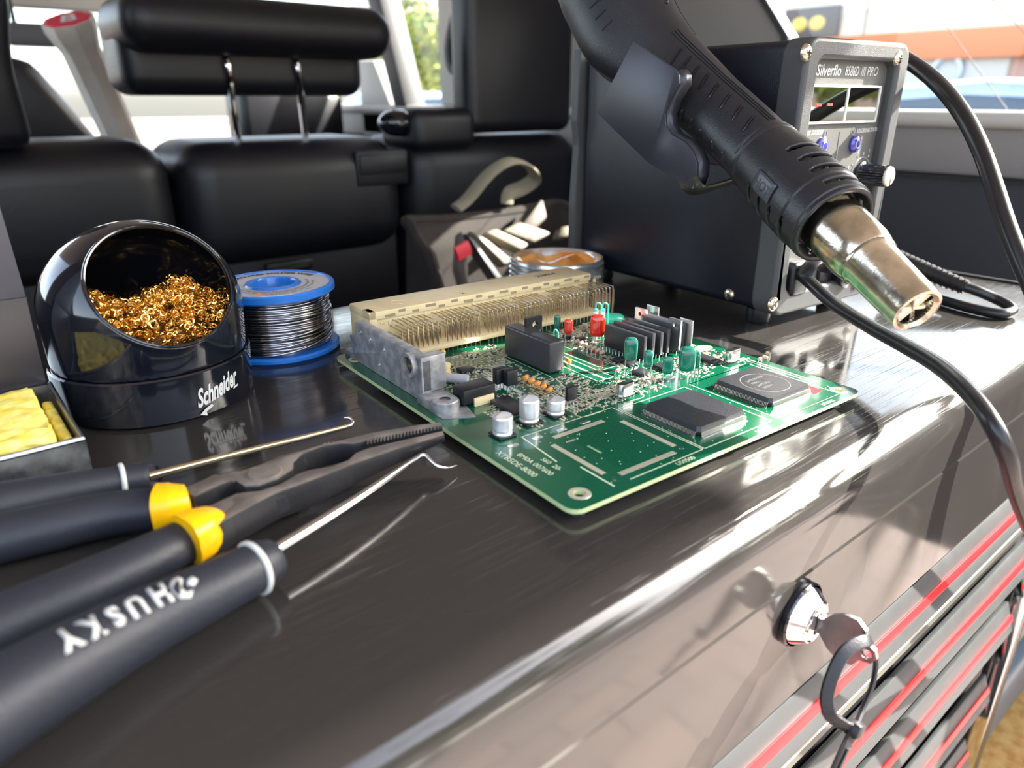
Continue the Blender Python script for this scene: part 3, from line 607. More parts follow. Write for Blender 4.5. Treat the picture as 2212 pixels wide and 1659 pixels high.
ring_plate(bow, hole, lambda u, v, t: K0 + kd * u + kup * v + kn * t, -.0009, .0009, MB()).build('bow', M_STEEL, ky, True)
MB().box(K0 - kd * .0006, (.0012, .0012, .0012)).build('blade', M_STEEL, ky, True)
HC = K0 + kd * .0181 + kup * -.0016
def sc_(x, y, ref, toward=0): d_ = (ref - C0).dot(FW) + toward; return D(x, y, d_)
tie = thing('cable_tie', 'black plastic cable tie looped through the key in chest lock', 'cable tie', HC - V((0, 0, .04)))
lp = [sc_(1870, 1384, HC, -.002), sc_(1832, 1402, HC, -.005), sc_(1806, 1440, HC, -.006), sc_(1787, 1500, HC, -.006), sc_(1792, 1542, HC, -.006), sc_(1815, 1562, HC, -.005), sc_(1838, 1573, HC, -.004)]
lp2 = [sc_(1870, 1384, HC, -.002), sc_(1884, 1396, HC, .003), sc_(1892, 1430, HC, .004), sc_(1884, 1480, HC, .004), sc_(1864, 1530, HC, .002), sc_(1848, 1568, HC, -.002)]
MB().tube(smooth_path(lp[::-1] + lp2[1:], 6), .0009, 8, ry=.0022, sup=3, upv=(.6, .7, 0)).build('loop', M_BLKPL, tie, True)
hd_ = sc_(1846, 1574, HC, -.003)
MB().box(hd_, (.0062, .005, .0052), .0012, 2, Matrix.Rotation(.5, 3, 'Y')).build('head', M_BLKPL, tie, True)
tl = [hd_, sc_(1828, 1612, HC, -.006), sc_(1806, 1660, HC, -.009), sc_(1782, 1720, HC, -.012)]
MB().tube(smooth_path(tl, 5), .0009, 8, ry=.0022, sup=3, upv=(.6, .7, 0)).build('tail', M_BLKPL, tie, True)
tt = MB()
for k in range(9): p_ = tl[1] + (tl[2] - tl[1]) * (k / 9.0); tt.box(p_ + V((-.0004, -.001, 0)), (.0026, .0006, .0005), 0, 1, Matrix.Rotation(.4, 3, 'Y'))
tt.build('teeth', M_CABLE, tie, True)
# things beside the chest, low at the right edge of the photo
tb = thing('plastic_bin', 'clear bin with grey blue base beside chest, bottom right', 'bin', (0.72, 0.09, -0.45))
zq = lambda y: onY(2160, y, .10).z
BX_ = .604
MB().bx((BX_, .10, -.4465), (BX_ + .33, .26, zq(1490)), .02, 4).build('base', mat('bin_base', (.10, .13, .16), .3), tb, True)
MB().bx((BX_ + .008, .108, zq(1492)), (BX_ + .32, .25, zq(1440)), .012, 3).build('rim', mat('bin_rim', (.3, .26, .22), .35), tb, True)
MB().bx((BX_ + .014, .114, zq(1442)), (BX_ + .31, .245, zq(1180)), .02, 3).build('body', mat('bin_body', (.12, .06, .05), .12, col2=(.26, .17, .12), vscale=22, coat=.6), tb, True)
MB().bx((BX_ + .05, .106, zq(1380)), (BX_ + .2, .115, zq(1200)), .004, 2).build('pink_card', mat('pink_card', (.35, .05, .09), .3), tb, True)
cf = thing('cork_mat', 'orange brown mat on the floor under the clear bin', 'mat', (0.9, 0.05, -0.45))
MB().bx((.45, .035, -.4495), (.96, .3, -.4468), .001).build('sheet', mat('cork', (.45, .22, .05), .85, col2=(.6, .36, .12), vscale=90, bump=.5), cf, True)

# ================================================================== CIRCUIT BOARD
ZT = .0045; TH = math.radians(-3.0); BO = P(1240, 1108, ZT); BO.z = 0
EX = V((math.cos(TH), math.sin(TH), 0)); EY = V((-EX.y, EX.x, 0))
pcb = thing('circuit_board', 'green engine control circuit board with cream connector lying on the chest', 'circuit board', BO, TH)
def L(x, y, h=0.0):    # photo pixel on the level h above the board -> board frame
    q = P(x, y, ZT + h) - V((BO.x, BO.y, 0)); return V((q.dot(EX), q.dot(EY), ZT + h))
BW, BL = .1600, .1735
def rrect(x0, y0, x1, y1, r, n=5):
    pts_ = []
    for (cx, cy, a0) in ((x1 - r, y1 - r, 0), (x0 + r, y1 - r, 90), (x0 + r, y0 + r, 180), (x1 - r, y0 + r, 270)):
        for k in range(n + 1): a = math.radians(a0 + 90 * k / n); pts_.append((cx + r * math.cos(a), cy + r * math.sin(a)))
    return pts_
def circ(cx, cy, r, n=18): return [(cx + r * math.cos(2 * PI * k / n), cy + r * math.sin(2 * PI * k / n)) for k in range(n)]
holes = [circ(.0088, .0075, .0021), circ(.153, .0065, .0021), circ(.0065, .163, .0019)]
b = bmesh.new(); eo = []
for loop in [rrect(0, 0, BW, BL, .0045)] + holes:
    vv = [b.verts.new((p_[0], p_[1], ZT)) for p_ in loop]; eo += [b.edges.new((vv[i], vv[(i + 1) % len(vv)])) for i in range(len(vv))]
bmesh.ops.triangle_fill(b, use_beauty=True, use_dissolve=False, edges=eo)
for f in b.faces:
    if f.normal.z < 0: f.normal_flip()
g_ = bmesh.ops.extrude_face_region(b, geom=b.faces[:]); bmesh.ops.translate(b, vec=(0, 0, -.0016), verts=[e for e in g_['geom'] if isinstance(e, bmesh.types.BMVert)])
bmesh.ops.recalc_face_normals(b, faces=b.faces)
mb = MB(); b.faces.ensure_lookup_table(); me_f = [abs(f.normal.z) < .5 for f in b.faces]; mb.bm(b); mb.mi = [1 if s_ else 0 for s_ in me_f]
mb.build('board', [M_PCB, M_PCBE], pcb, ang=30)
for (hx, hy) in ((.0088, .0075), (.153, .0065), (.0065, .163)): MB().lathe([(.0021, 0), (.0021, .00012), (.0036, .00012), (.0037, 0)], 24, (hx, hy, ZT)).build('mounting_ring', M_PAD, pcb)
so_ = MB()
for i in range(260):
    x, y = rnd.uniform(.01, .15), rnd.uniform(.01, .165); so_.lathe([(.0008, 0), (.0005, -.0012), (.0001, -.0016 if i % 9 else -.0029)], 6, (x, y, ZT - .0016))
so_.build('solder_joint', M_TIN, pcb, kind='stuff')
# silkscreen (flat print)
sk = MB(); ZS = ZT + .00006
def line(pts_, w=.00035, closed=False):
    pts_ = [V((p_[0], p_[1], ZS)) for p_ in pts_]; n = len(pts_)
    for i in range(n if closed else n - 1):
        a, c = pts_[i], pts_[(i + 1) % n]; d_ = c - a
        if d_.length < 1e-6: continue
        d_.normalize(); nn = V((-d_.y, d_.x, 0)) * w * .5; a = a - d_ * w * .5; c = c + d_ * w * .5
        sk.add([a + nn, a - nn, c - nn, c + nn], [(0, 1, 2, 3)])
def rect(x0, y0, x1, y1, w=.00035): line([(x0, y0), (x1, y0), (x1, y1), (x0, y1)], w, True)
def stext(s, x, y, size, ang=0, **k):
    a = math.radians(ang); ex = V((math.cos(a), math.sin(a), 0)); ey = V((-ex.y, ex.x, 0)); t_ = text(s, size, (x, y, ZS), ex, ey, extr=0, **k); sk.add(t_.v, t_.f)
rect(.0645, .0045, .1035, .0475, .0004); rect(.1075, .0040, .1495, .0485, .0004)      # around the two big chips
line([(.0185, .0500), (.0635, .0500), (.0635, .0045), (.028, .0045)], .0004); line([(.0185, .050), (.0165, .028)], .0006); line([(.0205, .020), (.0205, .0045)], .0006)
line([(.1075, .0485), (.1535, .0485)], .0004); line([(.1495, .0040), (.1535, .012)], .0004)
def oval(x0, y0, x1, y1, w=.00045):
    r = (y1 - y0) / 2; pts_ = [(x1 - r + r * math.cos(a), y0 + r + r * math.sin(a)) for a in [-PI / 2 + PI * k / 8 for k in range(9)]]
    pts_ += [(x0 + r + r * math.cos(a), y0 + r + r * math.sin(a)) for a in [PI / 2 + PI * k / 8 for k in range(9)]]; line(pts_, w, True)
oval(.047, .0495, .0605, .0555); oval(.070, .050, .0835, .0565); oval(.137, .050, .151, .0565)
for x0 in (.0785, .0835): rect(x0, .074, x0 + .0042, .108, .00045)
rect(.091, .087, .0975, .1195, .0004); rect(.0885, .0795, .0985, .0835, .0003)
line([(.033, .105), (.0655, .0905), (.0655, .128), (.033, .133)], .0003); line([(.026, .0695), (.060, .070), (.066, .088)], .0004)
stext('U50500', .0475, .0015, .0028); stext('U50501', .0905, .0012, .0026); stext('U50502', .133, .0010, .0026)
stext('XTB5DE-8000', .0035, .0455, .0036, -90); stext('8M0A 007600', .0085, .0400, .0032, -90); stext('S60  20-', .0130, .0325, .0030, -90)
stext('A:0201-7', .0285, .0365, .0016, 0); stext('0000500000', .0325, .0305, .0014, -90); stext('XJXXW', .040, .1372, .0030, 0)
stext('C14  R203  R207', .118, .050, .0014, 4); stext('TP41', .1045, .0655, .0016, 0)
for k in range(26):
    s_ = ''.join(rnd.choice('CRLQTD') for _ in range(1)) + str(rnd.randint(100, 899)); stext(s_, rnd.uniform(.03, .145), rnd.uniform(.055, .14), .0014, rnd.choice((0, -90)))
sk.build('silkscreen', M_SILK, pcb, kind='stuff')
# empty chip footprint : four rows of pads, each a row built of single pads
fx0, fy0, fs_ = .0248, .0105, .0290
def padrow(x0, y0, x1, y1, n, w, l):
    mbp = MB(); d_ = V((x1 - x0, y1 - y0, 0)); nn = d_.normalized(); t_ = V((-nn.y, nn.x, 0))
    for k in range(n):
        c = V((x0, y0, ZT)) + d_ * ((k + .5) / n); mbp.prism([(-w / 2, -l / 2), (w / 2, -l / 2), (w / 2, l / 2), (-w / 2, l / 2)], c, nn, t_, (0, 0, 1), 0, .00008)
    return mbp
for (a0, a1, a2, a3) in ((.0235, .0122, .0235, .0385), (.0275, .0090, .0540, .0090), (.0575, .0122, .0575, .0385), (.0275, .0428, .0520, .0428)):
    padrow(a0, a1, a2, a3, 44, .00046, .0021).build('pad_row', M_PAD, pcb)
for (x, y) in ((.0215, .0455), (.0235, .0075), (.0585, .0095)): MB().lathe([(0, .0001), (.0007, .0001), (.0007, 0)], 14, (x, y, ZT)).build('fiducial', M_TIN, pcb)
# big chips
def qfp(cx, cy, label=None, marks=True):
    S_, lead = .0279, .0013; z0 = ZT + .0004; zt_ = ZT + .0036; zm = ZT + .0018; c = .0012
    def ringp(h, z): return [V((cx + x * h, cy + y * h, z)) for x, y in ((-1, -1 + c / h * 1.0), (-1 + c / h, -1), (1 - c / h, -1), (1, -1 + c / h), (1, 1 - c / h), (1 - c / h, 1), (-1 + c / h, 1), (-1, 1 - c / h))]
    mb = MB(); R4 = [ringp(S_ / 2 - .0005, z0), ringp(S_ / 2, zm - .0001), ringp(S_ / 2, zm + .0001), ringp(S_ / 2 - .0006, zt_)]
    vs = [p_ for r in R4 for p_ in r]; fs = [tuple(range(7, -1, -1)), tuple(range(24, 32))]
    for i in range(3):
        for k in range(8): fs.append((i * 8 + k, i * 8 + (k + 1) % 8, (i + 1) * 8 + (k + 1) % 8, (i + 1) * 8 + k))
    o = mb.add(vs, fs).build('chip', M_CHIP, pcb, ang=20, label=label)
    for (ux, uy) in ((0, -1), (-1, 0), (1, 0), (0, 1)):
        ml = MB(); t_ = V((-uy, ux, 0)); u_ = V((ux, uy, 0))
        for k in range(40):
            s_ = (k - 19.5) * .00065; B0 = V((cx, cy, 0)) + t_ * s_; w2 = t_ * .00016; pr = [(S_ / 2 - .0002, zm), (S_ / 2 + .0004, zm), (S_ / 2 + .0008, ZT + .0001), (S_ / 2 + .0016, ZT + .00008)]
            v_ = []; 
            for (q, z) in pr:
                v_ += [B0 + u_ * q - w2 + V((0, 0, z)), B0 + u_ * q + w2 + V((0, 0, z)), B0 + u_ * q + w2 + V((0, 0, z + .00016)), B0 + u_ * q - w2 + V((0, 0, z + .00016))]
            f_ = []
            for i in range(3):
                for j in range(4): f_.append((i * 4 + j, i * 4 + (j + 1) % 4, (i + 1) * 4 + (j + 1) % 4, (i + 1) * 4 + j))
            f_.append((12, 13, 14, 15)); ml.add(v_, f_)
        ml.build('lead_row', M_TIN, o)
    if marks:
        mk = MB(); zz = zt_ + .00003
        for i, s_ in enumerate(('SH7058 0036', 'F80C', '64F7-055', 'JAPAN')):
            t_ = text(s_, .0022, (cx - .006, cy + .003 - i * .0028, zz), (1, .05, 0), (-.05, 1, 0), extr=0); mk.add(t_.v, t_.f)
        mk.build('chip_marking', mat('chip_print', (.16, .16, .16), .5), o)
        MB().tube([(cx + .010 * math.cos(a), cy - .001 + .010 * math.sin(a), zt_) for a in [2 * PI * k / 40 for k in range(40)]], .00025, 6, closed=True, ry=.00006).build('residue_ring', mat('residue', (.1, .1, .1), .6), o)
    return o
qfp(.0835, .0255, 'plain black square chip', False); qfp(.1275, .0262, 'black square chip with ring mark and print')
# connector housing
CXa, CXb, CYa, CYb, CZ = .0140, .1530, .1615, .1835, ZT + .0215
hs = MB()
hs.bx((CXa + .0001, CYa + .0014, ZT + .0002), (CXb - .0001, CYb - .0001, CZ - .002), .0008)                     # body
hs.bx((CXa, CYa, CZ - .0042), (CXb, CYb, CZ), .0007)                     # overhanging top lip
hs.bx((CXa, CYa, ZT + .003), (CXa + .004, CYa + .008, CZ), .0007)
hs.build('connector_housing', M_CREAM, pcb, ang=25)
lg = MB().bx((CXa + .016, .1455, ZT + .0022), (CXb - .006, CYa + .008, ZT + .0044), .0004).build('connector_base', M_CREAM, pcb)
for k in range(19):
    x = CXa + .008 + k * .0074; w_ = .0036 if k % 3 else .0055
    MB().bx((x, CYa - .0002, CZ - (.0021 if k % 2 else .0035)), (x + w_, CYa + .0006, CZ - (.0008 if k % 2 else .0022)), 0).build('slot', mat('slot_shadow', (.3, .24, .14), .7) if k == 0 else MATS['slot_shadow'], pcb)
rl = MB()
for k in range(34):
    x = CXa + .006 + k * .0041; rl.bx((x, CYa + .0009, CZ - .0068 - (.0012 if k % 2 else 0)), (x + .0022, CYa + .0019, CZ - .0056), .0002)
for k in range(5): x = CXa + .03 + k * .028; rl.bx((x, CYa + .0008, ZT + .005), (x + .0016, CYa + .0018, CZ - .004), .0002)
rl.build('housing_rib', M_CREAM, pcb)
mk = MB()
t_ = text('23M64', .0052, (.122, CYa + .010, CZ + .00005), (1, 0.05, 0), (-.05, 1, 0), extr=0, bold=.00008); mk.add(t_.v, t_.f)
t_ = text('2', .004, (.068, CYa + .004, CZ + .00005), (1, 0.05, 0), (-.05, 1, 0), extr=0, bold=.0001); mk.add(t_.v, t_.f)
mk.build('stamp', mat('stamp_ink', (.03, .05, .1), .5), pcb)
sq = MB().tube([(.034 + .0032 * math.cos(a), CYa + .0095 + .0032 * math.sin(a), CZ + .0001) for a in [2 * PI * k / 24 for k in range(24)]], .00018, 5, closed=True).build('moulded_ring', M_CREAM, pcb)
# connector pins, bent down through the base
def pinmesh(yo, zt_):
    m_ = MB(); y1_ = CYa + .0016; r = .0007
    pts_ = [(0, y1_, zt_), (0, yo + r, zt_), (0, yo + .3 * r, zt_ - .3 * r), (0, yo, zt_ - r), (0, yo, ZT - .0004)]
    m_.tube(pts_, .00029, 6, upv=(1, 0, 0)); return m_.mesh('pin', M_PIN)
pm = [pinmesh(.1482, ZT + .0158), pinmesh(.1515, ZT + .0130), pinmesh(.1548, ZT + .0102), pinmesh(.158, ZT + .0076)]
npin = 0
for row in range(4):
    for k in range(52):
        if (k % 9 == 8 and row < 2) or (k * 7 + row * 5) % 17 == 0: continue
        o = link('pin', pm[row], pcb); o.location = (CXa + .010 + k * .00268 + (.00134 if row % 2 else 0), rnd.uniform(-.00015, .00015), rnd.uniform(-.0001, .0001)); npin += 1
# end bracket of cast metal
notch = [(.1655 + .0042 * math.cos(a), ZT + .0052 + .0042 * math.sin(a)) for a in [math.radians(t) for t in range(80, -81, -20)]]
pr = [(.1725, ZT + .001), (.1725, ZT + .0034)] + [(.1700, ZT + .0034), (.1675, ZT + .0024), (.1655, ZT + .0012)]
side = [(.1735, ZT), (.1735, ZT + .0028), (.1708, ZT + .0030), (.1675, ZT + .0034), (.1648, ZT + .0050), (.1640, ZT + .0075), (.1652, ZT + .0098), (.1668, ZT + .0108), (.1655, ZT + .0118), (.1600, ZT + .0118), (.1600, ZT + .0180), (.1585, ZT + .0198), (.1085, ZT + .0198), (.1060, ZT + .0190), (.1000, ZT + .0188), (.0985, ZT + .0178), (.0985, ZT + .0036), (.0905, ZT + .0030), (.0900, ZT)]
br = MB().prism(side, (.0055, 0, 0), (0, 1, 0), (0, 0, 1), (1, 0, 0), 0, .0046, .0005).build('connector_bracket', M_ALU, pcb, ang=30)
MB().bx((.0055, .0985, ZT + .004), (.0170, .1035, ZT + .0192), .0007).build('bracket_end', M_ALU, br)
MB().lathe([(.0036, 0), (.0036, .0016), (.0052, .0019), (.0052, -.0008)], 24, (.0052, .1065, ZT + .0142), (-1, 0, 0)).build('bracket_boss', M_ALU, br)
MB().cyl((.0050, .1065, ZT + .0142), (.0062, .1065, ZT + .0142), .0035, n=20).build('bracket_pocket', M_DGREY, br)
MB().box((.0048, .1065, ZT + .0138), (.0006, .003, .0009), 0).build('brass_key', M_BRASS, br)
MB().bx((.0035, .0855, ZT), (.0150, .1000, ZT + .0040), .0006).build('bracket_foot', M_ALU, br)
MB().lathe([(.0022, .0050), (.0050, .0050), (.0053, .0046), (.0053, .0)], 26, (.0088, .0868, ZT)).build('bracket_eye', M_ALU, br)
MB().prism([(.0035, .080), (.0150, .0745), (.0178, .0855), (.0035, .0900)], (0, 0, ZT), (1, 0, 0), (0, 1, 0), (0, 0, 1), .00005, .0003).build('ground_pad', M_ALU, br)
for (y, z) in ((.153, .0160), (.1435, .0150), (.1305, .0138), (.136, .0055)): MB().lathe([(.0003, .0002), (.0007, .0005), (.0010, .0)], 12, (.0055, y, ZT + z), (-1, 0, 0)).build('ejector_mark', M_ALU, br)
# aluminium can capacitors
def can(px, py, pytop, r, lab):
    f_ = L(px, py); d_ = V((f_.x, f_.y, 0)) + V(((BO.x) * EX.x + BO.y * EX.y, BO.x * EY.x + BO.y * EY.y, 0)); d_.normalize()
    c = f_ + d_ * r; best = min(range(40, 160), key=lambda h: (L(px, pytop, h * 1e-4) - V((c.x, c.y, ZT + h * 1e-4))).length); h = best * 1e-4
    b_ = MB().bx((c.x - r * 1.03, c.y - r * 1.03, ZT + .0002), (c.x + r * 1.03, c.y + r * 1.03, ZT + .0009), .0003).build('capacitor_base', M_BLKPL, pcb)
    MB().lathe([(r * .94, .0008), (r * .98, .0014), (r * .9, .0020), (r * .9, .0023), (r, .0029), (r, h - .0007), (r * .93, h - .0001), (r * .85, h), (0, h - .0001)], 36, (c.x, c.y, ZT)).build('can', M_CANALU, b_, label=lab, ang=18)
    MB().prism([(r * .84 * math.cos(a), r * .84 * math.sin(a)) for a in [math.radians(t) for t in range(60, 181, 12)]], (c.x, c.y, ZT + h + .00003), (1, 0, 0), (0, 1, 0), (0, 0, 1), 0, .00002).build('polarity_mark', M_ALU, b_)
can(1086, 950, 897, .0038, 'short silver can nearest the board edge'); can(1143, 921, 860, .0039, 'tallest silver can'); can(1200, 904, 862, .0036, 'short silver can on the right')
# relay block and transistor plate on it
MB().bx((.0662, .0925, ZT + .0003), (.0748, .1265, ZT + .0150), .0011, 3).build('relay_block', mat('relay_black', (.035, .035, .04), .34, bump=.2), pcb, ang=40)
tab = L(1140, 712, .0145)
pb = MB(); ring_plate([(-.0046, 0), (.0046, 0), (.0046, .0068), (-.0046, .0068)], circ(.0004, .0032, .0016, 14), lambda u, v, t: V((.0765 + u, .1165 + t, ZT + .0125 + v)), 0, .0018, pb)
tbp = pb.build('transistor_tab', M_BLKPL, pcb)
for dx in (-.0030, .0032): MB().cyl((.0765 + dx, .1163, ZT + .0182), (.0765 + dx, .1168, ZT + .0182), .0006, n=10).build('tab_dimple', M_BLACKGAP, tbp)
MB().bx((.0725, .1165, ZT), (.0805, .1185, ZT + .0126), .0003).build('transistor_body', M_BLKPL, tbp)
# upright power ICs with heat spreader plates
def plate(x, y0, y1, h, t_=.0021, m_=M_CHIP, name='power_chip', leads=True, z0=.0016):
    o = MB().bx((x, y0, ZT + z0), (x + t_, y1, ZT + h), .0003).build(name, m_, pcb)
    if leads:
        ml = MB()
        for k in range(12): yy = y0 + .001 + (y1 - y0 - .002) * k / 11; ml.bx((x + t_ / 2 - .0002, yy - .0003, ZT), (x + t_ / 2 + .0002, yy + .0003, ZT + z0 + .0002), 0)
        ml.build('lead_row', M_TIN, o)
    return o
for i, x in enumerate((.1105, .1160, .1215, .1262)):
    plate(x, .0785 - i * .0000, .1045, .0128 + (.0006 if i % 2 else 0))
m1 = MB(); ring_plate([(.0760, .002), (.0760, .0175), (.0830, .0175), (.0840, .0158), (.0980, .0158), (.0990, .0175), (.1055, .0175), (.1055, .002)], [(.0795 + .0013 * math.cos(a), .0148 + .0013 * math.sin(a)) for a in [2 * PI * k / 14 for k in range(14)]], lambda u, v, t: V((.1318 + t, u, ZT + v)), 0, .0013, m1)
hsnk = m1.build('heat_spreader', mat('spreader', (.45, .46, .47), .25, .9, rvar=.1), pcb)
MB().lathe([(.0011, .0002), (.0016, .0002), (.0016, -.0002)], 16, (.1318, .1020, ZT + .0148), (-1, 0, 0)).build('hole_rim', M_TIN, hsnk)
MB().cyl((.1316, .1020, ZT + .0148), (.1319, .1020, ZT + .0148), .0011, n=14).build('hole', M_BLACKGAP, hsnk)
for i, x in enumerate((.1338, .1372)): plate(x, .079, .104, .0150 - i * .001, .0024)
plate(.1404, .076, .084, .0158, .0010, MATS['spreader'], 'clip_plate', False, 0)
plate(.1404, .098, .106, .0175, .0010, MATS['spreader'], 'clip_plate', False, 0)
# dipped film capacitors
def dip(x0, x1, ybt, yt, yl, m_, thick=.0028, lab=None, name='film_capacitor', dz=0):
    base = L((x0 + x1) / 2, yl, 0); dist = (V((BO.x, BO.y, 0)) + EX * base.x + EY * base.y + V((0, 0, ZT)) - C0).dot(FW)
    w_ = (x1 - x0) * dist / F * .92; hh = lambda py: min(range(0, 260), key=lambda h: abs(L((x0 + x1) / 2, py, h * 1e-4).y - base.y)) * 1e-4
    zb_, zt_ = ZT + hh(ybt), ZT + hh(yt); hgt = zt_ - zb_
    a = math.radians(-42 - TH * 57.3); ex = V((math.cos(a), math.sin(a), 0)); ey = V((-ex.y, ex.x, 0)); c = V((base.x, base.y, 0))
    rings = []; mb = MB(); K = 15; n = 20; vs = []
    for j in range(K):
        t = .5 - .5 * math.cos(PI * j / (K - 1)); s_ = (max(0.0, 1 - abs(2 * t - 1) ** 6)) ** .42 * .98 + .02; tt_ = (max(0.0, 1 - abs(2 * t - 1) ** 4)) ** .5 * .97 + .03
        for k in range(n):
            an = 2 * PI * k / n; cx = math.copysign(abs(math.cos(an)) ** .55, math.cos(an)); sy = math.copysign(abs(math.sin(an)) ** .7, math.sin(an))
            vs.append(c + ex * cx * w_ / 2 * s_ + ey * sy * thick / 2 * tt_ + V((0, 0, zb_ + hgt * t)))
    fs = [tuple(range(n - 1, -1, -1)), tuple((K - 1) * n + k for k in range(n))]
    for j in range(K - 1):
        for k in range(n): fs.append((j * n + k, j * n + (k + 1) % n, (j + 1) * n + (k + 1) % n, (j + 1) * n + k))
    o = mb.add(vs, fs).build(name, m_, pcb, ang=60, label=lab)
    for s_ in (-.3, .3):
        q = c + ex * w_ * s_; MB().tube(smooth_path([q + V((0, 0, zb_ + .0006)), q + V((0, 0, zb_ * .6 + ZT * .4)) + ex * .0003 * (1 if s_ > 0 else -1), q + V((0, 0, ZT))], 4), .00028, 6).build('lead', M_TIN, o)
    return o
dip(1344, 1376, 780, 729, 797, M_GCAP, .0036); dip(1387, 1408, 795, 757, 815, M_GCAP); dip(1427, 1453, 809, 772, 822, M_GCAP, .002)
dip(1461, 1500, 803, 750, 818, M_GCAP, .005, 'largest green dipped capacitor'); dip(1499, 1509, 797, 762, 815, M_GCAP, .003)
dip(1195, 1211, 712, 680, 722, M_GCAP, .0018, 'dark green thin capacitor'); dip(1217, 1237, 722, 689, 735, M_RCAP, .0028, 'small red dipped capacitor'); dip(1272, 1307, 728, 679, 740, M_RCAP, .005, 'large glossy red dipped capacitor')
# lying mint capacitor, mint-sleeved resistors
q = L(1322, 690, .006)
MB().tube([q + V((-.006, .002, .002)), q + V((-.004, .001, .001)), q + V((.003, -.001, 0)), q + V((.0055, -.0022, 0)), q + V((.0062, -.0025, 0))], [.0015, .0042, .0042, .0028, .0008], 14, ry=[.001, .003, .003, .0022, .0006]).build('mint_capacitor', M_MINT, pcb, ang=60)
def loopr(px, py, pyb, body=True, rr=.0012):
    base = L(px, pyb); h = min(range(0, 260), key=lambda h: abs(L(px, py, h * 1e-4).y - base.y)) * 1e-4
    if body: 
        o = MB().tube([base, base + V((0, 0, .001)), base + V((0, 0, h - .004)), base + V((0, 0, h - .003))], [.0008, .0013, .0013, .0008], 12).build('sleeved_resistor', M_WHITE, pcb); MB().lathe([(.00135, 0), (.0014, .0008), (.0005, .0015)], 12, base + V((0, 0, h - .0042))).build('sleeve_cap', M_MINT, o)
    pts_ = [base + V((0, 0, h - .0035 if body else .001)), base + V((0, 0, h - .0012)), base + V((rr * .6, -rr * .3, h)), base + V((rr * 1.9, -rr * .8, h - .001)), base + V((rr * 2.2, -rr, h - .003)), base + V((rr * 2.2, -rr, 0))]
    MB().tube(smooth_path(pts_, 5), .00042, 8).build('sleeve_loop', M_MINT, pcb)
loopr(1284, 655, 735); loopr(1299, 655, 730); loopr(1196, 713, 745, False, .0009)
# crystals
def crystal(px0, px1, pyb, pyt, rz):
    a = L(px0, pyb, .0015); b_ = L(px1, pyb, .0015); c = L((px0 + px1) / 2, pyb, .0012); w_ = .0088; t_ = .0036
    R = Matrix.Rotation(rz, 4, 'Z'); hgt = .0052
    base = MB(); base.M = Matrix.Translation(c + V((.001, .0015, 0))) @ R; base.prism(rrect(-w_ / 2 - .0005, -t_ / 2 - .0005, w_ / 2 + .0005, t_ / 2 + .0005, .0019), (0, 0, 0), (1, 0, 0), (0, 1, 0), (0, 0, 1), 0, .0006, .0001)
    o = base.build('crystal', M_STEEL, pcb)
    k = MB(); k.M = base.M; k.prism(rrect(-w_ / 2, -t_ / 2, w_ / 2, t_ / 2, .0016), (0, 0, 0), (1, 0, 0), (0, 1, 0), (0, 0, 1), .0004, hgt, .0004); k.build('can', M_STEEL, o, ang=40)
    for s_ in (-.0024, .0024): k = MB(); k.M = base.M; k.tube(smooth_path([(s_, 0, .0002), (s_ * 1.3, -.0004, -.0006), (s_, 0, -.0013)], 3), .00025, 6); k.build('lead', M_TIN, o)
crystal(1330, 1373, 855, 822, math.radians(3)); crystal(1562, 1606, 780, 752, math.radians(3))
# assorted packages
MB().bx((.0155, .0835, ZT + .0012), (.0310, .0925, ZT + .0075), .0008).build('coil_block', M_BLKPL, pcb)
MB().bx((.0200, .0825, ZT), (.0295, .0835, ZT + .0036), .0002).build('cream_terminal', M_CREAM, pcb)
q = L(983, 818, .002); MB().tube([q + V((-.004, .005, 0)), q + V((-.0038, .0048, 0)), q + V((.004, -.004, 0)), q + V((.0043, -.0043, 0))], [.0012, .0021, .0021, .0012], 16).build('film_tube', mat('pale_tube', (.5, .52, .56), .35), pcb)
for (px, py) in ((1085, 838), (1108, 842)):
    q = L(px, py); o = MB().bx((q.x - .0028, q.y, ZT + .0018), (q.x + .0028, q.y + .0035, ZT + .0088), .0006).build('transistor', M_BLKPL, pcb)
    for s_ in (-.0018, 0, .0018): MB().cyl((q.x + s_, q.y + .0016, ZT), (q.x + s_, q.y + .0016, ZT + .002), .00035, n=6).build('lead', M_TIN, o)
q = L(1236, 876); o = MB().prism([(-.0025, 0), (.0025, 0), (.0022, .002), (0, .0032), (-.0022, .002)], (q.x, q.y, ZT), (1, 0, 0), (0, 1, 0), (0, 0, 1), .0022, .0078, .0003).build('transistor', M_BLKPL, pcb)
for s_ in (-.0016, 0, .0016): MB().cyl((q.x + s_, q.y + .001, ZT), (q.x + s_, q.y + .001, ZT + .0024), .0004, n=6).build('lead', M_TIN, o)
MB().lathe([(0, 0), (.0026, 0), (.0026, .0035), (.0022, .0035), (.0022, .0045), (.0026, .0048), (.0026, .0062), (.0020, .0066), (0, .0066)], 20, L(962, 815)).build('cream_trimmer', M_CREAM, pcb)
MB().sphere(L(957, 762, .004), .0014, 12, 8, (1, 1, 1.3)).build('tantalum_bead', mat('amber_bead', (.8, .45, .05), .25), pcb)
def soic(x, y, w_, l_, rot=0, n=7, h=.0018):
    o = MB().bx((x, y, ZT + .0002), (x + w_, y + l_, ZT + h), .0003).build('small_chip', M_CHIP, pcb); ml = MB()
    for k in range(n):
        if rot: xx = x + (k + .5) * w_ / n; ml.bx((xx - .00022, y - .0011, ZT), (xx + .00022, y + l_ + .0011, ZT + .0004), 0)
        else: yy = y + (k + .5) * l_ / n; ml.bx((x - .0011, yy - .00022, ZT), (x + w_ + .0011, yy + .00022, ZT + .0004), 0)
    ml.build('lead_row', M_TIN, o)
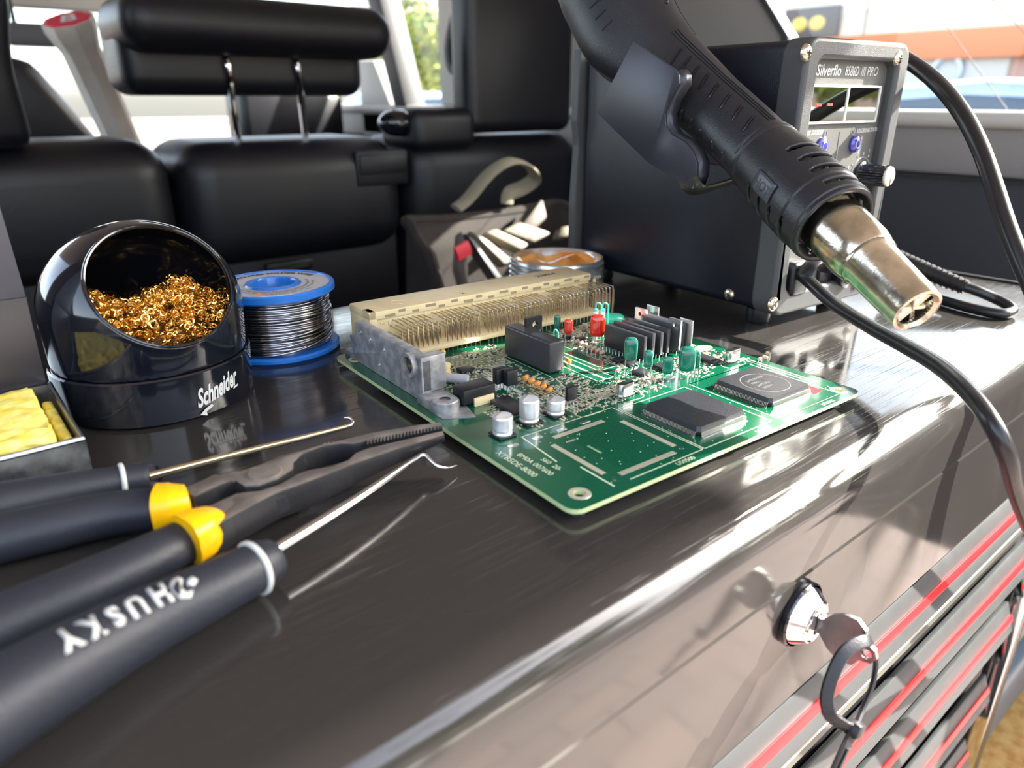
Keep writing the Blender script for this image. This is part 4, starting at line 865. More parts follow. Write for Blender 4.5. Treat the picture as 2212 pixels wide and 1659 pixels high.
soic(.0270, .0655, .0085, .0165, 0, 12); soic(.135, .0575, .0055, .0165, 0, 10); soic(.110, .0640, .0055, .008, 0, 6); soic(.0355, .1165, .0065, .0045, 1, 3, .002)
soic(.107, .118, .005, .0042, 1, 3, .002); soic(.105, .1255, .005, .0042, 1, 3, .002); soic(.101, .0850, .0062, .004, 1, 3); soic(.1015, .0785, .0062, .004, 1, 3); soic(.097, .066, .0055, .006, 0, 4)
def resistor(x, y, m_, rz=0, ln_=.0030, r=.0011):
    q = V((x, y, ZT + .0018)); d_ = V((math.cos(rz), math.sin(rz), 0)) * ln_ / 2
    o = MB().tube([q - d_, q - d_ * .85, q - d_ * .4, q + d_ * .4, q + d_ * .85, q + d_], [.0004, r, r * .85, r * .85, r, .0004], 10).build('resistor', m_, pcb)
    MB().tube([q - d_ * 1.25 - V((0, 0, .0017)), q - d_ * 1.25, q + d_ * 1.25, q + d_ * 1.25 - V((0, 0, .0017))], .00022, 6).build('lead', M_TIN, o)
    for t_ in (-.4, 0, .4): MB().tube([q + d_ * (t_ - .07), q + d_ * (t_ + .07)], r * .95, 10).build('colour_band', M_WHITE, o) if m_ is M_CERAM else None
for k in range(5): q = L(1138 + k * 13, 826 + k * 6.5); resistor(q.x, q.y + .001, M_ORANGE, math.radians(30))
q = L(1204, 800); resistor(q.x + .001, q.y - .0015, M_ORANGE, 0.5); q = L(1218, 788); resistor(q.x + .002, q.y - .001, M_ORANGE, 1.2)
for k in range(7): q = L(1246 + k * 9, 744 + k * 4); resistor(q.x, q.y, M_CERAM, math.radians(10), .0028, .0009)
for (px, py) in ((1334, 808), (1345, 800), (1262, 708), (1400, 835), (1411, 826), (1640, 783), (1652, 779)): q = L(px, py); resistor(q.x, q.y, M_CERAM, rnd.uniform(0, 1.5), .0026, .0008)
# surface mount clutter
occ = [(.060, .108, .0, .052), (.104, .155, .0, .0495), (.0165, .0625, .003, .0515), (.0, .02, .0, .174), (.064, .081, .090, .129), (.108, .143, .074, .108), (.076, .099, .072, .121), (.013, .033, .080, .095)]
def free(x, y): return not any(a <= x <= b_ and c <= y <= d_ for a, b_, c, d_ in occ)
pads = MB(); chipsm = []
cnt = 0
for i in range(2000):
    x, y = rnd.uniform(.021, .155), rnd.uniform(.053, .142)
    x = round(x / .0016) * .0016; y = round(y / .0011) * .0011
    if not free(x, y) or noise.noise(V((x * 60, y * 60, 3))) < -.22: continue
    ori = noise.noise(V((x * 35, y * 35, 9))) > 0
    a_, b_ = (.00055, .00042) if ori else (.00042, .00055); off = .00078
    for s_ in (-1, 1): pads.bx((x - a_ + (off * s_ if ori else 0), y - b_ + (0 if ori else off * s_), ZT), (x + a_ + (off * s_ if ori else 0), y + b_ + (0 if ori else off * s_), ZT + .00025), 0)
    if cnt % 3 == 0: chipsm.append((x, y, ori))
    cnt += 1
pads.build('solder_pads', M_PAD, pcb, kind='stuff')
cm = MB(); cm2 = MB()
for i, (x, y, ori) in enumerate(chipsm):
    t_ = cm if i % 3 else cm2; t_.bx((x - (.0006 if ori else .0003), y - (.0003 if ori else .0006), ZT + .0002), (x + (.0006 if ori else .0003), y + (.0003 if ori else .0006), ZT + .0006), 0)
cm.build('chip_components', M_CHIP, pcb, kind='stuff'); cm2.build('ceramic_components', mat('mlcc', (.45, .36, .24), .5), pcb, kind='stuff')
vi = MB()
for k in range(900):
    x, y = rnd.uniform(.02, .156), rnd.uniform(.005, .165)
    if k % 2: x, y = .05 + .048 * rnd.random(), .058 + .018 * rnd.random(); 
    vi.prism(circ(0, 0, .00022, 6), (x, y, ZT), (1, 0, 0), (0, 1, 0), (0, 0, 1), 0, .00004)
vi.build('vias', M_SILK, pcb, kind='stuff')
pd2 = MB()
for i in range(330):
    x, y = rnd.uniform(.03, .152), rnd.uniform(.055, .135); a = rnd.choice((.0011, .0007, .0014))
    if not free(x, y): continue
    q_ = [(-a, -.0003), (a, -.0003), (a, .0003), (-a, .0003)] if i % 3 else [(-.0003, -a), (.0003, -a), (.0003, a), (-.0003, a)]
    pd2.prism(q_, (x, y, ZT), (1, 0, 0), (0, 1, 0), (0, 0, 1), 0, .0001)
for r_ in range(3):
    for k in range(24): x = .048 + k * .0019; y = .0575 + r_ * .0032 + .0002 * k; pd2.prism([(-.0006, -.0009), (.0006, -.0009), (.0006, .0009), (-.0006, .0009)], (x, y, ZT), (1, 0, 0), (0, 1, 0), (0, 0, 1), 0, .00007)
for k in range(22): 
    for r_ in range(2): pd2.prism([(-.0005, -.0007), (.0005, -.0007), (.0005, .0007), (-.0005, .0007)], (.1525 + r_ * .0022, .018 + k * .0016, ZT), (1, 0, 0), (0, 1, 0), (0, 0, 1), 0, .00007)
for k in range(7): q = L(1235 + k * 11, 838 - k * 2); 
pd2.build('test_pads', M_PAD, pcb, kind='stuff')
for k in range(4): q = L(1100 + k * 52, 962 - k * 17); MB().prism([(-.0022, -.0007), (.0022, -.0007), (.0022, .0007), (-.0022, .0007)], (q.x + .001, q.y - .001, ZT), (1, 0, 0), (0, 1, 0), (0, 0, 1), 0, .0002).build('solder_land', M_TIN, pcb)
q = L(1520, 752); MB().prism([(.0052 * math.cos(a), .0036 * math.sin(a)) for a in [2 * PI * k / 22 for k in range(22)]], (q.x, q.y, ZT), (1, 0, 0), (0, 1, 0), (0, 0, 1), 0, .00012).build('inspection_mark', mat('yellow_green_mark', (.55, .6, .2), .5), pcb)
q = L(1655, 985 - 138); MB().prism(rrect(.139, .010, .1475, .0235, .002), (0, 0, ZT), (1, 0, 0), (0, 1, 0), (0, 0, 1), 0, .0001).build('red_mark', mat('red_ink', (.3, .012, .02), .4), pcb)
# ================================================================== REWORK STATION
A0 = P(1650, 690, .006); A0.z = 0; TS = math.radians(-4.0)
FX = V((math.cos(TS), math.sin(TS), 0)); FY = V((-FX.y, FX.x, 0))
stn = thing('rework_station', 'black box rework station with small display behind the hot air gun', 'rework station', A0, TS)
def SF(x, y, v=0.0):     # photo pixel -> station frame (u, v, z) on the vertical plane v
    d = ray(x, y); n = FY; t = ((A0 - C0).dot(n) + v) / d.dot(n); q = C0 + d * t - A0; return V((q.dot(FX), v, q.z))
def SS(x, y, u=0.0):     # ... on the side plane u
    d = ray(x, y); n = FX; t = ((A0 - C0).dot(n) + u) / d.dot(n); q = C0 + d * t - A0; return V((u, q.dot(FY), q.z))
SWd, SDp, SZ0, SZ1 = .0945, .158, .0075, .1465
MB().bx((.0012, .006, SZ0 + .0015), (SWd - .0012, SDp, SZ1 - .0012), .0045, 3).build('housing', M_BOXMET, stn, ang=40)
def rr3(x0, y0, x1, y1, r, n=6): return rrect(x0, y0, x1, y1, r, n)
fb_ = bmesh.new(); outer = rr3(0, SZ0, SWd, SZ1, .0085); inner = rr3(.0105, SZ0 + .0125, SWd - .0105, SZ1 - .0095, .0055)
mb = MB(); ring_plate(outer, inner, lambda u, v, t: V((u, t, v)), -.0045, .0105, mb)
bz = mb.build('front_bezel', M_BEZEL, stn, ang=30); md = bz.modifiers.new('b', 'BEVEL'); md.width = .0022; md.segments = 3; md.limit_method = 'ANGLE'; md.angle_limit = math.radians(50)
MB().bx((.0095, .0015, SZ0 + .011), (SWd - .0095, .004, SZ1 - .008), 0).build('front_panel', M_PANEL, stn)
PV = .0014
# rear flange
MB().prism([(-.0032, SZ0), (-.0040, .05), (-.0018, .09), (-.0042, .105), (-.0030, SZ1 + .002), (SWd, SZ1 + .002), (SWd, SZ0)], (0, SDp, 0), (1, 0, 0), (0, 0, 1), (0, 1, 0), 0, .007, .001).build('rear_flange', M_BEZEL, stn)
for (u, v) in ((.012, .012), (SWd - .012, .012), (.012, SDp - .015), (SWd - .012, SDp - .015)):
    MB().lathe([(.0, 0), (.0062, 0), (.007, .0015), (.007, SZ0 + .001), (0, SZ0 + .001)], 24, (u, v, 0)).build('foot', M_CABLE, stn)
def screw(c, ax, r=.0036):
    o = MB().lathe([(r + .0006, -.0006), (r + .0002, .0002), (r * .98, .0002), (r * .8, .0010), (r * .45, .0014), (0, .0014)], 24, c, ax).build('screw', M_NOZ, stn)
    x, y = frame(ax); k = MB(); a = V(ax); c = V(c)
    for d_ in (x, y): k.tube([c + a * .00142 - d_ * r * .45, c + a * .00142 + d_ * r * .45], .00035, 4, ry=.00035)
    k.build('screw_slot', M_BLACKGAP, o)
for (x, y) in ((1743, 114), (1941, 125), (1671, 657)): q = SF(x, y, -.0045); screw(q, (0, -1, 0))
screw(SF(1671, 657, -.0045) + V((SWd - .0145, 0, 0)), (0, -1, 0)); q = SS(1575, 636, .0012); screw(q, (-1, 0, 0), .0030)
# panel writing
wr_ = MB()
def ptext(s, px0, py0, px1, py1, size, **k):   # fit from pixel (baseline start) to pixel (baseline end)
    a = SF(px0, py0, PV); b_ = SF(px1, py1, PV); vs, fs = text_verts(s, size, extr=0, **k); w_ = max(v.x for v in vs) - min(v.x for v in vs); sx = (b_.u if False else (b_ - a).length) / w_; d_ = (b_ - a).normalized()
    up = V((-d_.z, 0, d_.x)); wr_.add([a + d_ * v.x * sx + up * v.y + V((0, -.0001, 0)) for v in vs], fs)
ptext('Silverflo', 1762, 163, 1815, 163, .0074, shear=.12, bold=.00012)
ptext('8586D', 1824, 163, 1853, 164, .0066, shear=.2, bold=.00005); ptext('III PRO', 1858, 164, 1894, 164, .0066, shear=.2)
ptext('REWORK STATION', 1725, 294, 1776, 290, .0032, shear=.1, bold=.00005); ptext('SOLDERING STATION', 1850, 287, 1900, 283, .0030, shear=.1, bold=.00005)
def arc(c, r, a0, a1, w_=.0003, n=14): wr_.tube([c + V((r * math.cos(math.radians(a0 + (a1 - a0) * k / n)), 0, r * math.sin(math.radians(a0 + (a1 - a0) * k / n)))) for k in range(n + 1)], w_, 4, ry=w_ * .5)
for (x, y) in ((1783, 289), (1843, 284)):
    c = SF(x, y, PV); arc(c, .0017, 120, 420, .00022); wr_.tube([c + V((0, 0, .0004)), c + V((0, 0, .0022))], .00022, 4)
a = SF(1815, 284, PV); b_ = SF(1803, 365, PV); wr_.tube([a, b_], .0003, 4, ry=.0001)
kc = SF(1858, 376, PV)
arc(kc, .0092, -60, 240, .0004, 24)
for k in range(9):
    an = math.radians(-30 + k * 30); wr_.tube([kc + V((.0104 * math.cos(an), 0, .0104 * math.sin(an))), kc + V((.0118 * math.cos(an), 0, .0118 * math.sin(an)))], .00028, 4)
for k in range(6):
    an = math.radians(210 - k * 48); t_ = text(str(k), .003, kc + V((.0136 * math.cos(an) - .0008, 0, .0136 * math.sin(an) - .001)), (1, 0, 0), (0, 0, 1), extr=0); wr_.add(t_.v, t_.f)
wr_.build('panel_print', M_WHITE, stn, kind='stuff')
# display
d0, d1, d2, d3 = SF(1745, 183, PV), SF(1897, 185, PV), SF(1890, 262, PV), SF(1738, 270, PV)
DX0, DX1, DZ0, DZ1 = (d0.x + d3.x) / 2, (d1.x + d2.x) / 2, (d2.z + d3.z) / 2, (d0.z + d1.z) / 2
dsp = MB().bx((DX0 + .0004, .0004, DZ0 + .0004), (DX1 - .0004, .0018, DZ1 - .0004), 0).build('display', M_DISP, stn)
fr_ = MB(); w_ = .0010
for (x0, z0, x1, z1) in ((DX0, DZ0, DX1, DZ0 + w_), (DX0, DZ1 - w_, DX1, DZ1), (DX0, DZ0, DX0 + w_, DZ1), (DX1 - w_, DZ0, DX1, DZ1), ((DX0 + DX1) / 2 + .001, DZ0, (DX0 + DX1) / 2 + .002, DZ1)):
    fr_.bx((x0, -.0001, z0), (x1, .0016, z1), 0)
fr_.build('display_frame', M_WHITE, dsp)
for (x, y) in ((1769, 227), (1793, 226)):
    q = SF(x, y, .0003); MB().bx((q.x - .0022, .0001, q.z - .0006), (q.x + .0022, .0006, q.z + .0006), 0).build('led_segment', M_LED, dsp)
for (x, y) in ((1773, 316), (1844, 311)):
    q = SF(x, y, PV); o = MB().lathe([(.0046, 0), (.0046, .0012), (.0036, .0022), (.0018, .0027), (0, .0028)], 24, q, (0, -1, 0)).build('button', M_BTN, stn)
    MB().tube([q + V((.0021 * math.cos(a), -.0027, .0021 * math.sin(a))) for a in [2 * PI * k / 16 for k in range(16)]], .0002, 4, closed=True).build('button_mark', M_WHITE, o)
# knob
kn_ = MB(); KN = 24; vs = []; fs = []
for (r, z) in ((.0068, 0), (.0070, .0015), (.0058, .002), (.0058, .0155), (.0054, .0165)):
    for k in range(72):
        a = 2 * PI * k / 72; rr_ = r - (.0005 if (k % 3 == 0 and .0016 < z) else 0); vs.append(kc + V((rr_ * math.cos(a), -z, rr_ * math.sin(a))))
for i in range(4):
    for k in range(72): fs.append((i * 72 + k, i * 72 + (k + 1) % 72, (i + 1) * 72 + (k + 1) % 72, (i + 1) * 72 + k))
ko = kn_.add(vs, fs).build('knob', M_BLKGLOSS, stn, ang=30)
cp = MB().lathe([(.0054, .0162), (.0052, .0172), (.0046, .0176), (0, .0176)], 32, kc, (0, -1, 0)).build('knob_cap', M_KEYCAP, ko)
MB().bx((kc.x + .0004, kc.y - .0178, kc.z - .0048), (kc.x + .0009, kc.y - .0174, kc.z - .0010), 0).build('pointer', M_BLACKGAP, ko)
# lower front: cable clamp and socket recess
q = SF(1722, 592, -.002)
sr = MB().bx((q.x - .0085, -.006, q.z - .0115), (q.x + .0065, .003, q.z + .0075), .0025, 3).build('cable_clamp', M_BLKPL, stn)
MB().tube([q + V((.0095 * math.cos(a) + .0005, -.010, .0085 * math.sin(a) + .0005)) for a in [math.radians(t) for t in range(10, 171, 16)]], .0014, 8, ry=.0045, upv=(0, 0, 1)).build('clamp_hood', M_BLKPL, sr)
q2 = SF(1790, 585, PV); sk2 = MB().bx((q2.x - .012, -.001, q2.z - .012), (q2.x + .018, .003, q2.z + .012), .002).build('socket_block', M_BLKPL, stn)
MB().lathe([(.0095, 0), (.0095, .006), (.0075, .0065), (.0065, .002), (0, .002)], 28, (q2.x + .008, -.001, q2.z), (0, -1, 0)).build('socket_ring', M_BLKGLOSS, sk2)
# holder for the gun on the left side
hol = MB(); UP_ = -.0660
plate_px = [(1368, 88), (1458, 150), (1466, 162), (1467, 182), (1446, 216), (1436, 245), (1438, 270), (1450, 290), (1478, 306), (1495, 325), (1506, 352), (1505, 378), (1494, 408), (1400, 352), (1288, 243)]
pp = [SS(x, y, UP_) for x, y in plate_px]
ho = hol.prism([(p_.y, p_.z) for p_ in pp], (UP_, 0, 0), (0, 1, 0), (0, 0, 1), (1, 0, 0), 0, .0013, .0003).build('gun_holder', mat('holder_metal', (.04, .04, .052), .34, .35, bump=.05, bscale=1500), stn)
fl = MB(); edge = pp[1:13]; N = len(edge)
vs = []
for p_ in edge: vs += [V((UP_ + .0013, p_.y, p_.z)), V((UP_ + .0075, p_.y - .001, p_.z))]
fl.add(vs, [(2 * i, 2 * i + 1, 2 * i + 3, 2 * i + 2) for i in range(N - 1)])
fo = fl.build('holder_flange', MATS['holder_metal'], ho, ang=60); fo.modifiers.new('s', 'SOLIDIFY').thickness = .0012
lo = [SS(1494, 408, UP_), SS(1400, 352, UP_)]
hk = MB(); arcp = [V((UP_ + .001, lo[0].y + .004, lo[0].z + .004)), V((UP_ + .006, lo[0].y + .001, lo[0].z - .001)), V((UP_ + .022, lo[0].y - .004, lo[0].z + .002)), V((-.010, lo[0].y - .004, lo[0].z + .006)), V((.001, lo[0].y, lo[0].z + .010))]
hk.tube(smooth_path(arcp, 6), .0010, 8, ry=.008, sup=4, upv=(0, .3, 1)).build('holder_hook', M_CHROME if False else mat('hook_metal', (.1, .1, .09), .2, .7), ho)
hp_ = SS(1700, 300, -.002)
MB().bx((-.0030, .035, .085), (.0015, .085, .128), .001).build('holder_base', MATS['holder_metal'], ho)

# ================================================================== HOT AIR GUN
GP = [(1978, 668, .2500), (1792, 478, .2860), (1652, 340, .3190), (1540, 232, .3460), (1440, 145, .3640), (1362, 66, .3760), (1318, -28, .3840)]
G = [D(*p_) for p_ in GP]
gun = thing('hot_air_gun', 'black hot air gun with steel nozzle resting in side holder', 'hot air gun', G[3])
ax = (G[1] - G[0]).normalized(); L1 = (G[1] - G[0]).length
MB().lathe([(.0064, .004), (.0066, -.0002), (.0078, -.0012), (.0089, -.0010), (.0091, .0006), (.0099, L1 * .47), (.0106, L1 * .49), (.0108, L1 * .51), (.0105, L1 * .525), (.0112, L1 * .55), (.0119, L1 * .62), (.0122, L1 * 1.05), (.0118, L1 * 1.1), (.008, L1 * 1.1)], 64, G[0], ax).build('nozzle', M_NOZ, gun, True, ang=40)
ni = MB().lathe([(.0066, .0), (.0064, .006), (.0, .0065)], 32, G[0], ax).build('nozzle_bore', M_BLKMAT, gun, True)
fx_, fy_ = frame(ax)
for k in range(3):
    d_ = fx_ * math.cos(k * PI / 3) + fy_ * math.sin(k * PI / 3); c = G[0] + ax * .0018; MB().tube([c - d_ * .0066, c + d_ * .0066], .0008, 6, ry=.0014).build('nozzle_vane', M_NOZ, gun, True)
# vented sleeve: a shell with real slots
ax2 = (G[2] - G[1]).normalized(); S0 = G[1] - ax2 * .0035; SL = (G[2] - S0).length
tocam = (C0 - (G[1] + G[2]) / 2); tocam = (tocam - ax2 * tocam.dot(ax2)).normalized(); side_ = ax2.cross(tocam)   # side_: towards upper right or lower left
if (side_.dot(UP)) < 0: side_ = -side_
def sleeve(u, v):
    a = 2 * PI * u; r = .0176 + (.0005 if v > .2 else 0) - .0022 * max(0, (v - .55) / .45) ** 1.2
    if v < .04: r -= .0006
    return S0 + ax2 * (SL * v) + (tocam * math.cos(a) + side_ * math.sin(a)) * r
slots = []
for (c, v0, nsl, a0, a1) in ((0, .13, 4, 28, 88), (0, .20, 4, -92, -38), (0, .13, 4, 120, 170), (0, .13, 4, 190, 235)):
    for k in range(nsl): slots.append((v0 + k * .155 + (0), a0 - k * 1.0, a1 - k * 1.0))
def keep(u, v):
    a = math.degrees(2 * PI * u); a = a if a <= 270 else a - 360
    for (v0, a0, a1) in slots:
        for aa in (a, a - 360 if a > 180 else a + 360):
            if a0 <= aa <= a1:
                e = min(aa - a0, a1 - aa); hw = .029 * (1 if e > 5 else .7)
                if abs(v - v0) < hw: return False
    return True
sl_ = MB().grid(sleeve, 180, 110, keep).build('vented_sleeve', M_GUNPL, gun, True, ang=50); sm_ = sl_.modifiers.new('s', 'SOLIDIFY'); sm_.thickness = .0018; sm_.offset = -1
MB().cyl(S0 + ax2 * .006, S0 + ax2 * SL, .0128, n=32).build('heater_tube', M_BLKMAT, gun, True)
# HOT plate on the sleeve
def onsl(s_, t_, off=.0001):  # s along, t across (arc length)
    v = s_ / SL; r = .0181 - .0022 * max(0, (v - .55) / .45) ** 1.2 + off; a = t_ / .0176; return S0 + ax2 * s_ + (tocam * math.cos(a) + side_ * math.sin(a)) * r
hs_c, ht_c = SL * .50, -.0080
def hotgrid(u, v): return onsl(hs_c + (u - .5) * .0135, ht_c + (v - .5) * .0078, .0003)
hp2 = MB().grid(hotgrid, 6, 8).build('hot_badge', mat('badge', (.055, .06, .075), .35), gun, True); hp2.modifiers.new('s', 'SOLIDIFY').thickness = .0006
vs, fs = text_verts('HOT', .0052, extr=0, bold=.00012, align='CENTER')
# letters read down and to the right, across the sleeve
MB().add([onsl(hs_c - v.x, ht_c + (v.y - .0019), .0010) for v in vs], fs).build('hot_lettering', M_BLKPL, gun, True)
# ridge rings where sleeve meets handle
ax3 = (G[3] - G[2]).normalized()
MB().lathe([(.0160, -.003), (.0166, -.002), (.0166, .0), (.0158, .0006), (.0162, .0012), (.0162, .0026), (.0155, .003)], 48, G[2], ax3).build('collar', M_GUNPL, gun, True)
# handle and head
hpts = smooth_path([G[2], G[3], G[4], G[5], G[6], G[6] + (G[6] - G[5]) * .9], 6); NN = len(hpts)
def interp(t, arr): x = t * (len(arr) - 1); i = min(int(x), len(arr) - 2); return arr[i] + (arr[i + 1] - arr[i]) * (x - i)
ra_ = [interp(i / (NN - 1), [.0155, .0158, .0195, .0262, .0282, .026]) for i in range(NN)]
rb2 = [interp(i / (NN - 1), [.0155, .0150, .0150, .0165, .0185, .017]) for i in range(NN)]
hb = MB().tube(hpts, ra_, 40, ry=rb2, sup=2.5, upv=side_)
hb_o = hb.build('handle', M_GUNPL, gun, True, ang=60)
MB().tube([p_ - tocam * .0010 for p_ in hpts[12:]], [r * 1.012 for r in ra_[12:]], 40, ry=[.0011] * (NN - 12), sup=2.2, upv=side_).build('parting_seam', M_BLKMAT, gun, True, ang=60)
def onh(t, ang, off=0):   # t 0..1 along the handle
    x = t * (NN - 1); i = min(int(x), NN - 2); f_ = x - i; p_ = hpts[i].lerp(hpts[i + 1], f_); A_ = ra_[i] + (ra_[i + 1] - ra_[i]) * f_; B_ = rb2[i] + (rb2[i + 1] - rb2[i]) * f_
    tg = (hpts[i + 1] - hpts[i]).normalized(); sd = (side_ - tg * side_.dot(tg)).normalized(); nm = sd.cross(tg); nm = nm if nm.dot(C0 - p_) > 0 else -nm
    ca, sa = math.sin(math.radians(ang)), math.cos(math.radians(ang)); e = 2 / 2.5
    return p_ + sd * math.copysign(abs(ca) ** e, ca) * (A_ + off) + nm * math.copysign(abs(sa) ** e, sa) * (B_ + off)
for k in range(8):      # finger grooves: inset capsules with a raised lip
    t_ = .045 + k * .042; pts_ = [onh(t_ + .0005 * (a - 10), a, .0000) for a in range(2, 34, 4)]
    MB().tube(pts_, [.0004] + [.0012] * (len(pts_) - 2) + [.0004], 8, ry=[.0002] + [.0005] * (len(pts_) - 2) + [.0002]).build('grip_groove', M_CABLE, gun, True)
    pts_ = [onh(t_, a, 0) for a in range(-60, -30, 4)]
    MB().tube(pts_, [.0004] + [.0012] * (len(pts_) - 2) + [.0004], 8, ry=[.0002] + [.0005] * (len(pts_) - 2) + [.0002]).build('grip_groove', M_CABLE, gun, True)
for a in (44, 50, 56):
    MB().tube([onh(.02 + k * .03, a - k * .6, .0001) for k in range(14)], .0004, 6).build('grip_rib', M_GUNPL, gun, True)
for k in range(4):
    for j in range(3): MB().tube([onh(.70 + k * .035 + .0, 18 + j * 13 + i * 1.6, .0) for i in range(6)], .0007, 6, ry=.0003).build('air_slot', M_BLACKGAP, gun, True)
for k in range(6): MB().sphere(onh(.52 + k * .07, 62 - k * 2, .0002), .0011, 8, 6).build('grip_bump', M_GUNPL, gun, True)
for k in range(4): MB().tube([onh(.60 + k * .045, -16 + i * 2.6, .0001) for i in range(6)], .00035, 6).build('shallow_groove', M_CABLE, gun, True)

# ================================================================== CABLES
def cable(name, label, pts_, r, n=14):
    q = smooth_path([V(p_) for p_ in pts_], 10); o = MB().tube(q, r, n).build(name, M_CABLE, None, ang=60); tag(o, label, 'cable'); return o
s0 = SF(1735, 597, -.010); s0 = A0 + FX * s0.x + FY * s0.y + V((0, 0, s0.z))
s1 = A0 + FX * (SF(1722, 592, 0).x) + FY * .0 + V((0, 0, SF(1722, 592, 0).z))
cA_ = [s1, s0, P(1800, 655, .022), P(1880, 706, .020), P(1960, 750, .020), P(2030, 792, .020), P(2090, 845, .019), P(2140, 910, .015), P(2176, 985, .004), P(2196, 1060, -.014), P(2232, 1150, -.040), P(2290, 1260, -.075), V((.46, .045, -.13)), V((.50, .02, -.25)), V((.54, -.04, -.40)), V((.56, -.12, -.62))]
cable('gun_hose', 'black hose curving from the clamp on the station front down over chest edge', cA_, .0033)
cB = [D(1895, 108, .45), D(1938, 119, .43), D(1990, 150, .405), D(2040, 195, .385), D(2085, 255, .37), D(2120, 325, .358), D(2148, 405, .35), D(2176, 490, .343), D(2212, 580, .336), D(2262, 690, .328), D(2325, 830, .318), V((.47, .03, -.12)), V((.50, -.03, -.30)), V((.52, -.12, -.60))]
cable('power_cable', 'thick black cable arching from behind the station at upper right', cB, .0043)
zc = .0045
rl0, rl1 = P(1925, 556, .022), P(2088, 622, .012)
plug = thing('iron_cable', 'black cable with ribbed sleeve lying behind the nozzle on the chest', 'cable', P(2088, 622, 0))
MB().tube([rl0, rl0.lerp(rl1, .3), rl1], [.0058, .0054, .0040], 18).build('ribbed_sleeve', M_CABLE, plug, True)
for k in range(13):
    c = rl0.lerp(rl1, .08 + k * .072); d_ = (rl1 - rl0).normalized(); MB().tube([c, c + d_ * .0014], .0064 - k * .00014, 18).build('rib', M_CABLE, plug, True)
MB().tube(smooth_path([rl1 - (rl1 - rl0) * .05, P(2110, 628, .011), P(2150, 645, .0075), P(2178, 660, .0055), P(2186, 672, .0035), P(2165, 678, .0033), P(2110, 669, .0033), P(2050, 653, .0033), P(1990, 634, .0033), P(1930, 618, .0033), P(1870, 600, .0033), P(1835, 585, .0033)], 8), .0031, 14).build('cord', M_CABLE, plug, True, ang=60)

# ================================================================== BRASS WOOL TIP CLEANER
f0 = P(308, 905, 0); hd2 = V((f0.x, f0.y, 0)).normalized(); BC = V((.0648, .3170, 0))
hold = thing('tip_cleaner', 'glossy black ball-shaped tip cleaner holding curly brass wool', 'tip cleaner', BC)
hold.scale = (.965, .965, .965)
MB().lathe([(0, 0), (.0380, 0), (.0394, .0012), (.0402, .018), (.0402, .0196), (.0396, .0202), (.037, .0202), (0, .0202)], 96, (0, 0, 0)).build('base', M_BLKGLOSS, hold)
RD = .0396; cz_ = .0395
cw = V((BC.x, BC.y, cz_)); tc_ = (C0 - cw).normalized(); sr_ = tc_.cross(V((0, 0, 1))).normalized() * -1; su_ = sr_.cross(tc_) * -1
if su_.z < 0: su_ = -su_
if sr_.dot(RT) < 0: sr_ = -sr_
on_ = (tc_ * .90 + sr_ * .27 + su_ * .34).normalized(); ox, oy = frame(on_)
TH0 = math.radians(43.5)
def dome(u, v):
    a = 2 * PI * u; th = TH0 + (PI - TH0) * (v ** 1.0); d_ = on_ * math.cos(th) + (ox * math.cos(a) + oy * math.sin(a)) * math.sin(th)
    q = d_ * RD
    if q.z < 0:
        h = math.hypot(q.x, q.y); k = RD / max(h, 1e-6) * (1 - .00 * 0); s_ = min(1.0, h / (RD * .55)); kk = 1 + (RD * (1 - .10 * (q.z / -.0215) ** 2 * .3) / max(h, 1e-6) - 1) * s_; q.x *= kk; q.y *= kk
    else: q.z *= .93
    q.z = max(q.z, -(cz_ - .0206)) + cz_; return q
dm = MB().grid(dome, 120, 70).build('dome', M_BLKGLOSS, hold, ang=50)
rimp = [dome(k / 96, 0) for k in range(96)]; MB().tube(rimp, .0007, 8, closed=True).build('rim', M_BLKGLOSS, hold)
dm.modifiers.new('s', 'SOLIDIFY').thickness = .0012; dm.modifiers['s'].offset = -1
# writing on the base
ang0 = math.atan2(-(BC.y), -(BC.x))
def pxbase(px, py, r=.0403 * .965):       # angle on the base seen at a pixel
    best = None
    for k in range(-900, 901):
        a = ang0 + math.radians(k / 10); q = BC + V((r * math.cos(a), r * math.sin(a), .01)); v = q - C0; x = CX + F * v.dot(RT) / v.dot(FW)
        if best is None or abs(x - px) < best[0]: best = (abs(x - px), a)
    return best[1]
aS, aE = pxbase(424, 850), pxbase(512, 800)
vs, fs = text_verts('Schneider', .0105, extr=0, shear=.32, bold=.00035); w_ = max(v.x for v in vs)
arcl = (aE - aS) * .0403 * 1.02; lt = MB()
def wrapb(x, y): a = aS + x * arcl / w_ / .0403; return V((.0402 * math.cos(a), .0402 * math.sin(a), .0052 + y))
lt.add([wrapb(v.x, v.y + v.x * .10) for v in vs], fs)
und = [(.02 * w_, -.0032), (.14 * w_, -.0012), (1.0 * w_, .0036), (1.0 * w_, .0028), (.15 * w_, -.0026), (.16 * w_, -.0044)]
lt.add([wrapb(x, y) for x, y in und], [(0, 1, 5), (1, 4, 5), (1, 2, 3, 4)])
lt.build('lettering', M_WHITE, hold)
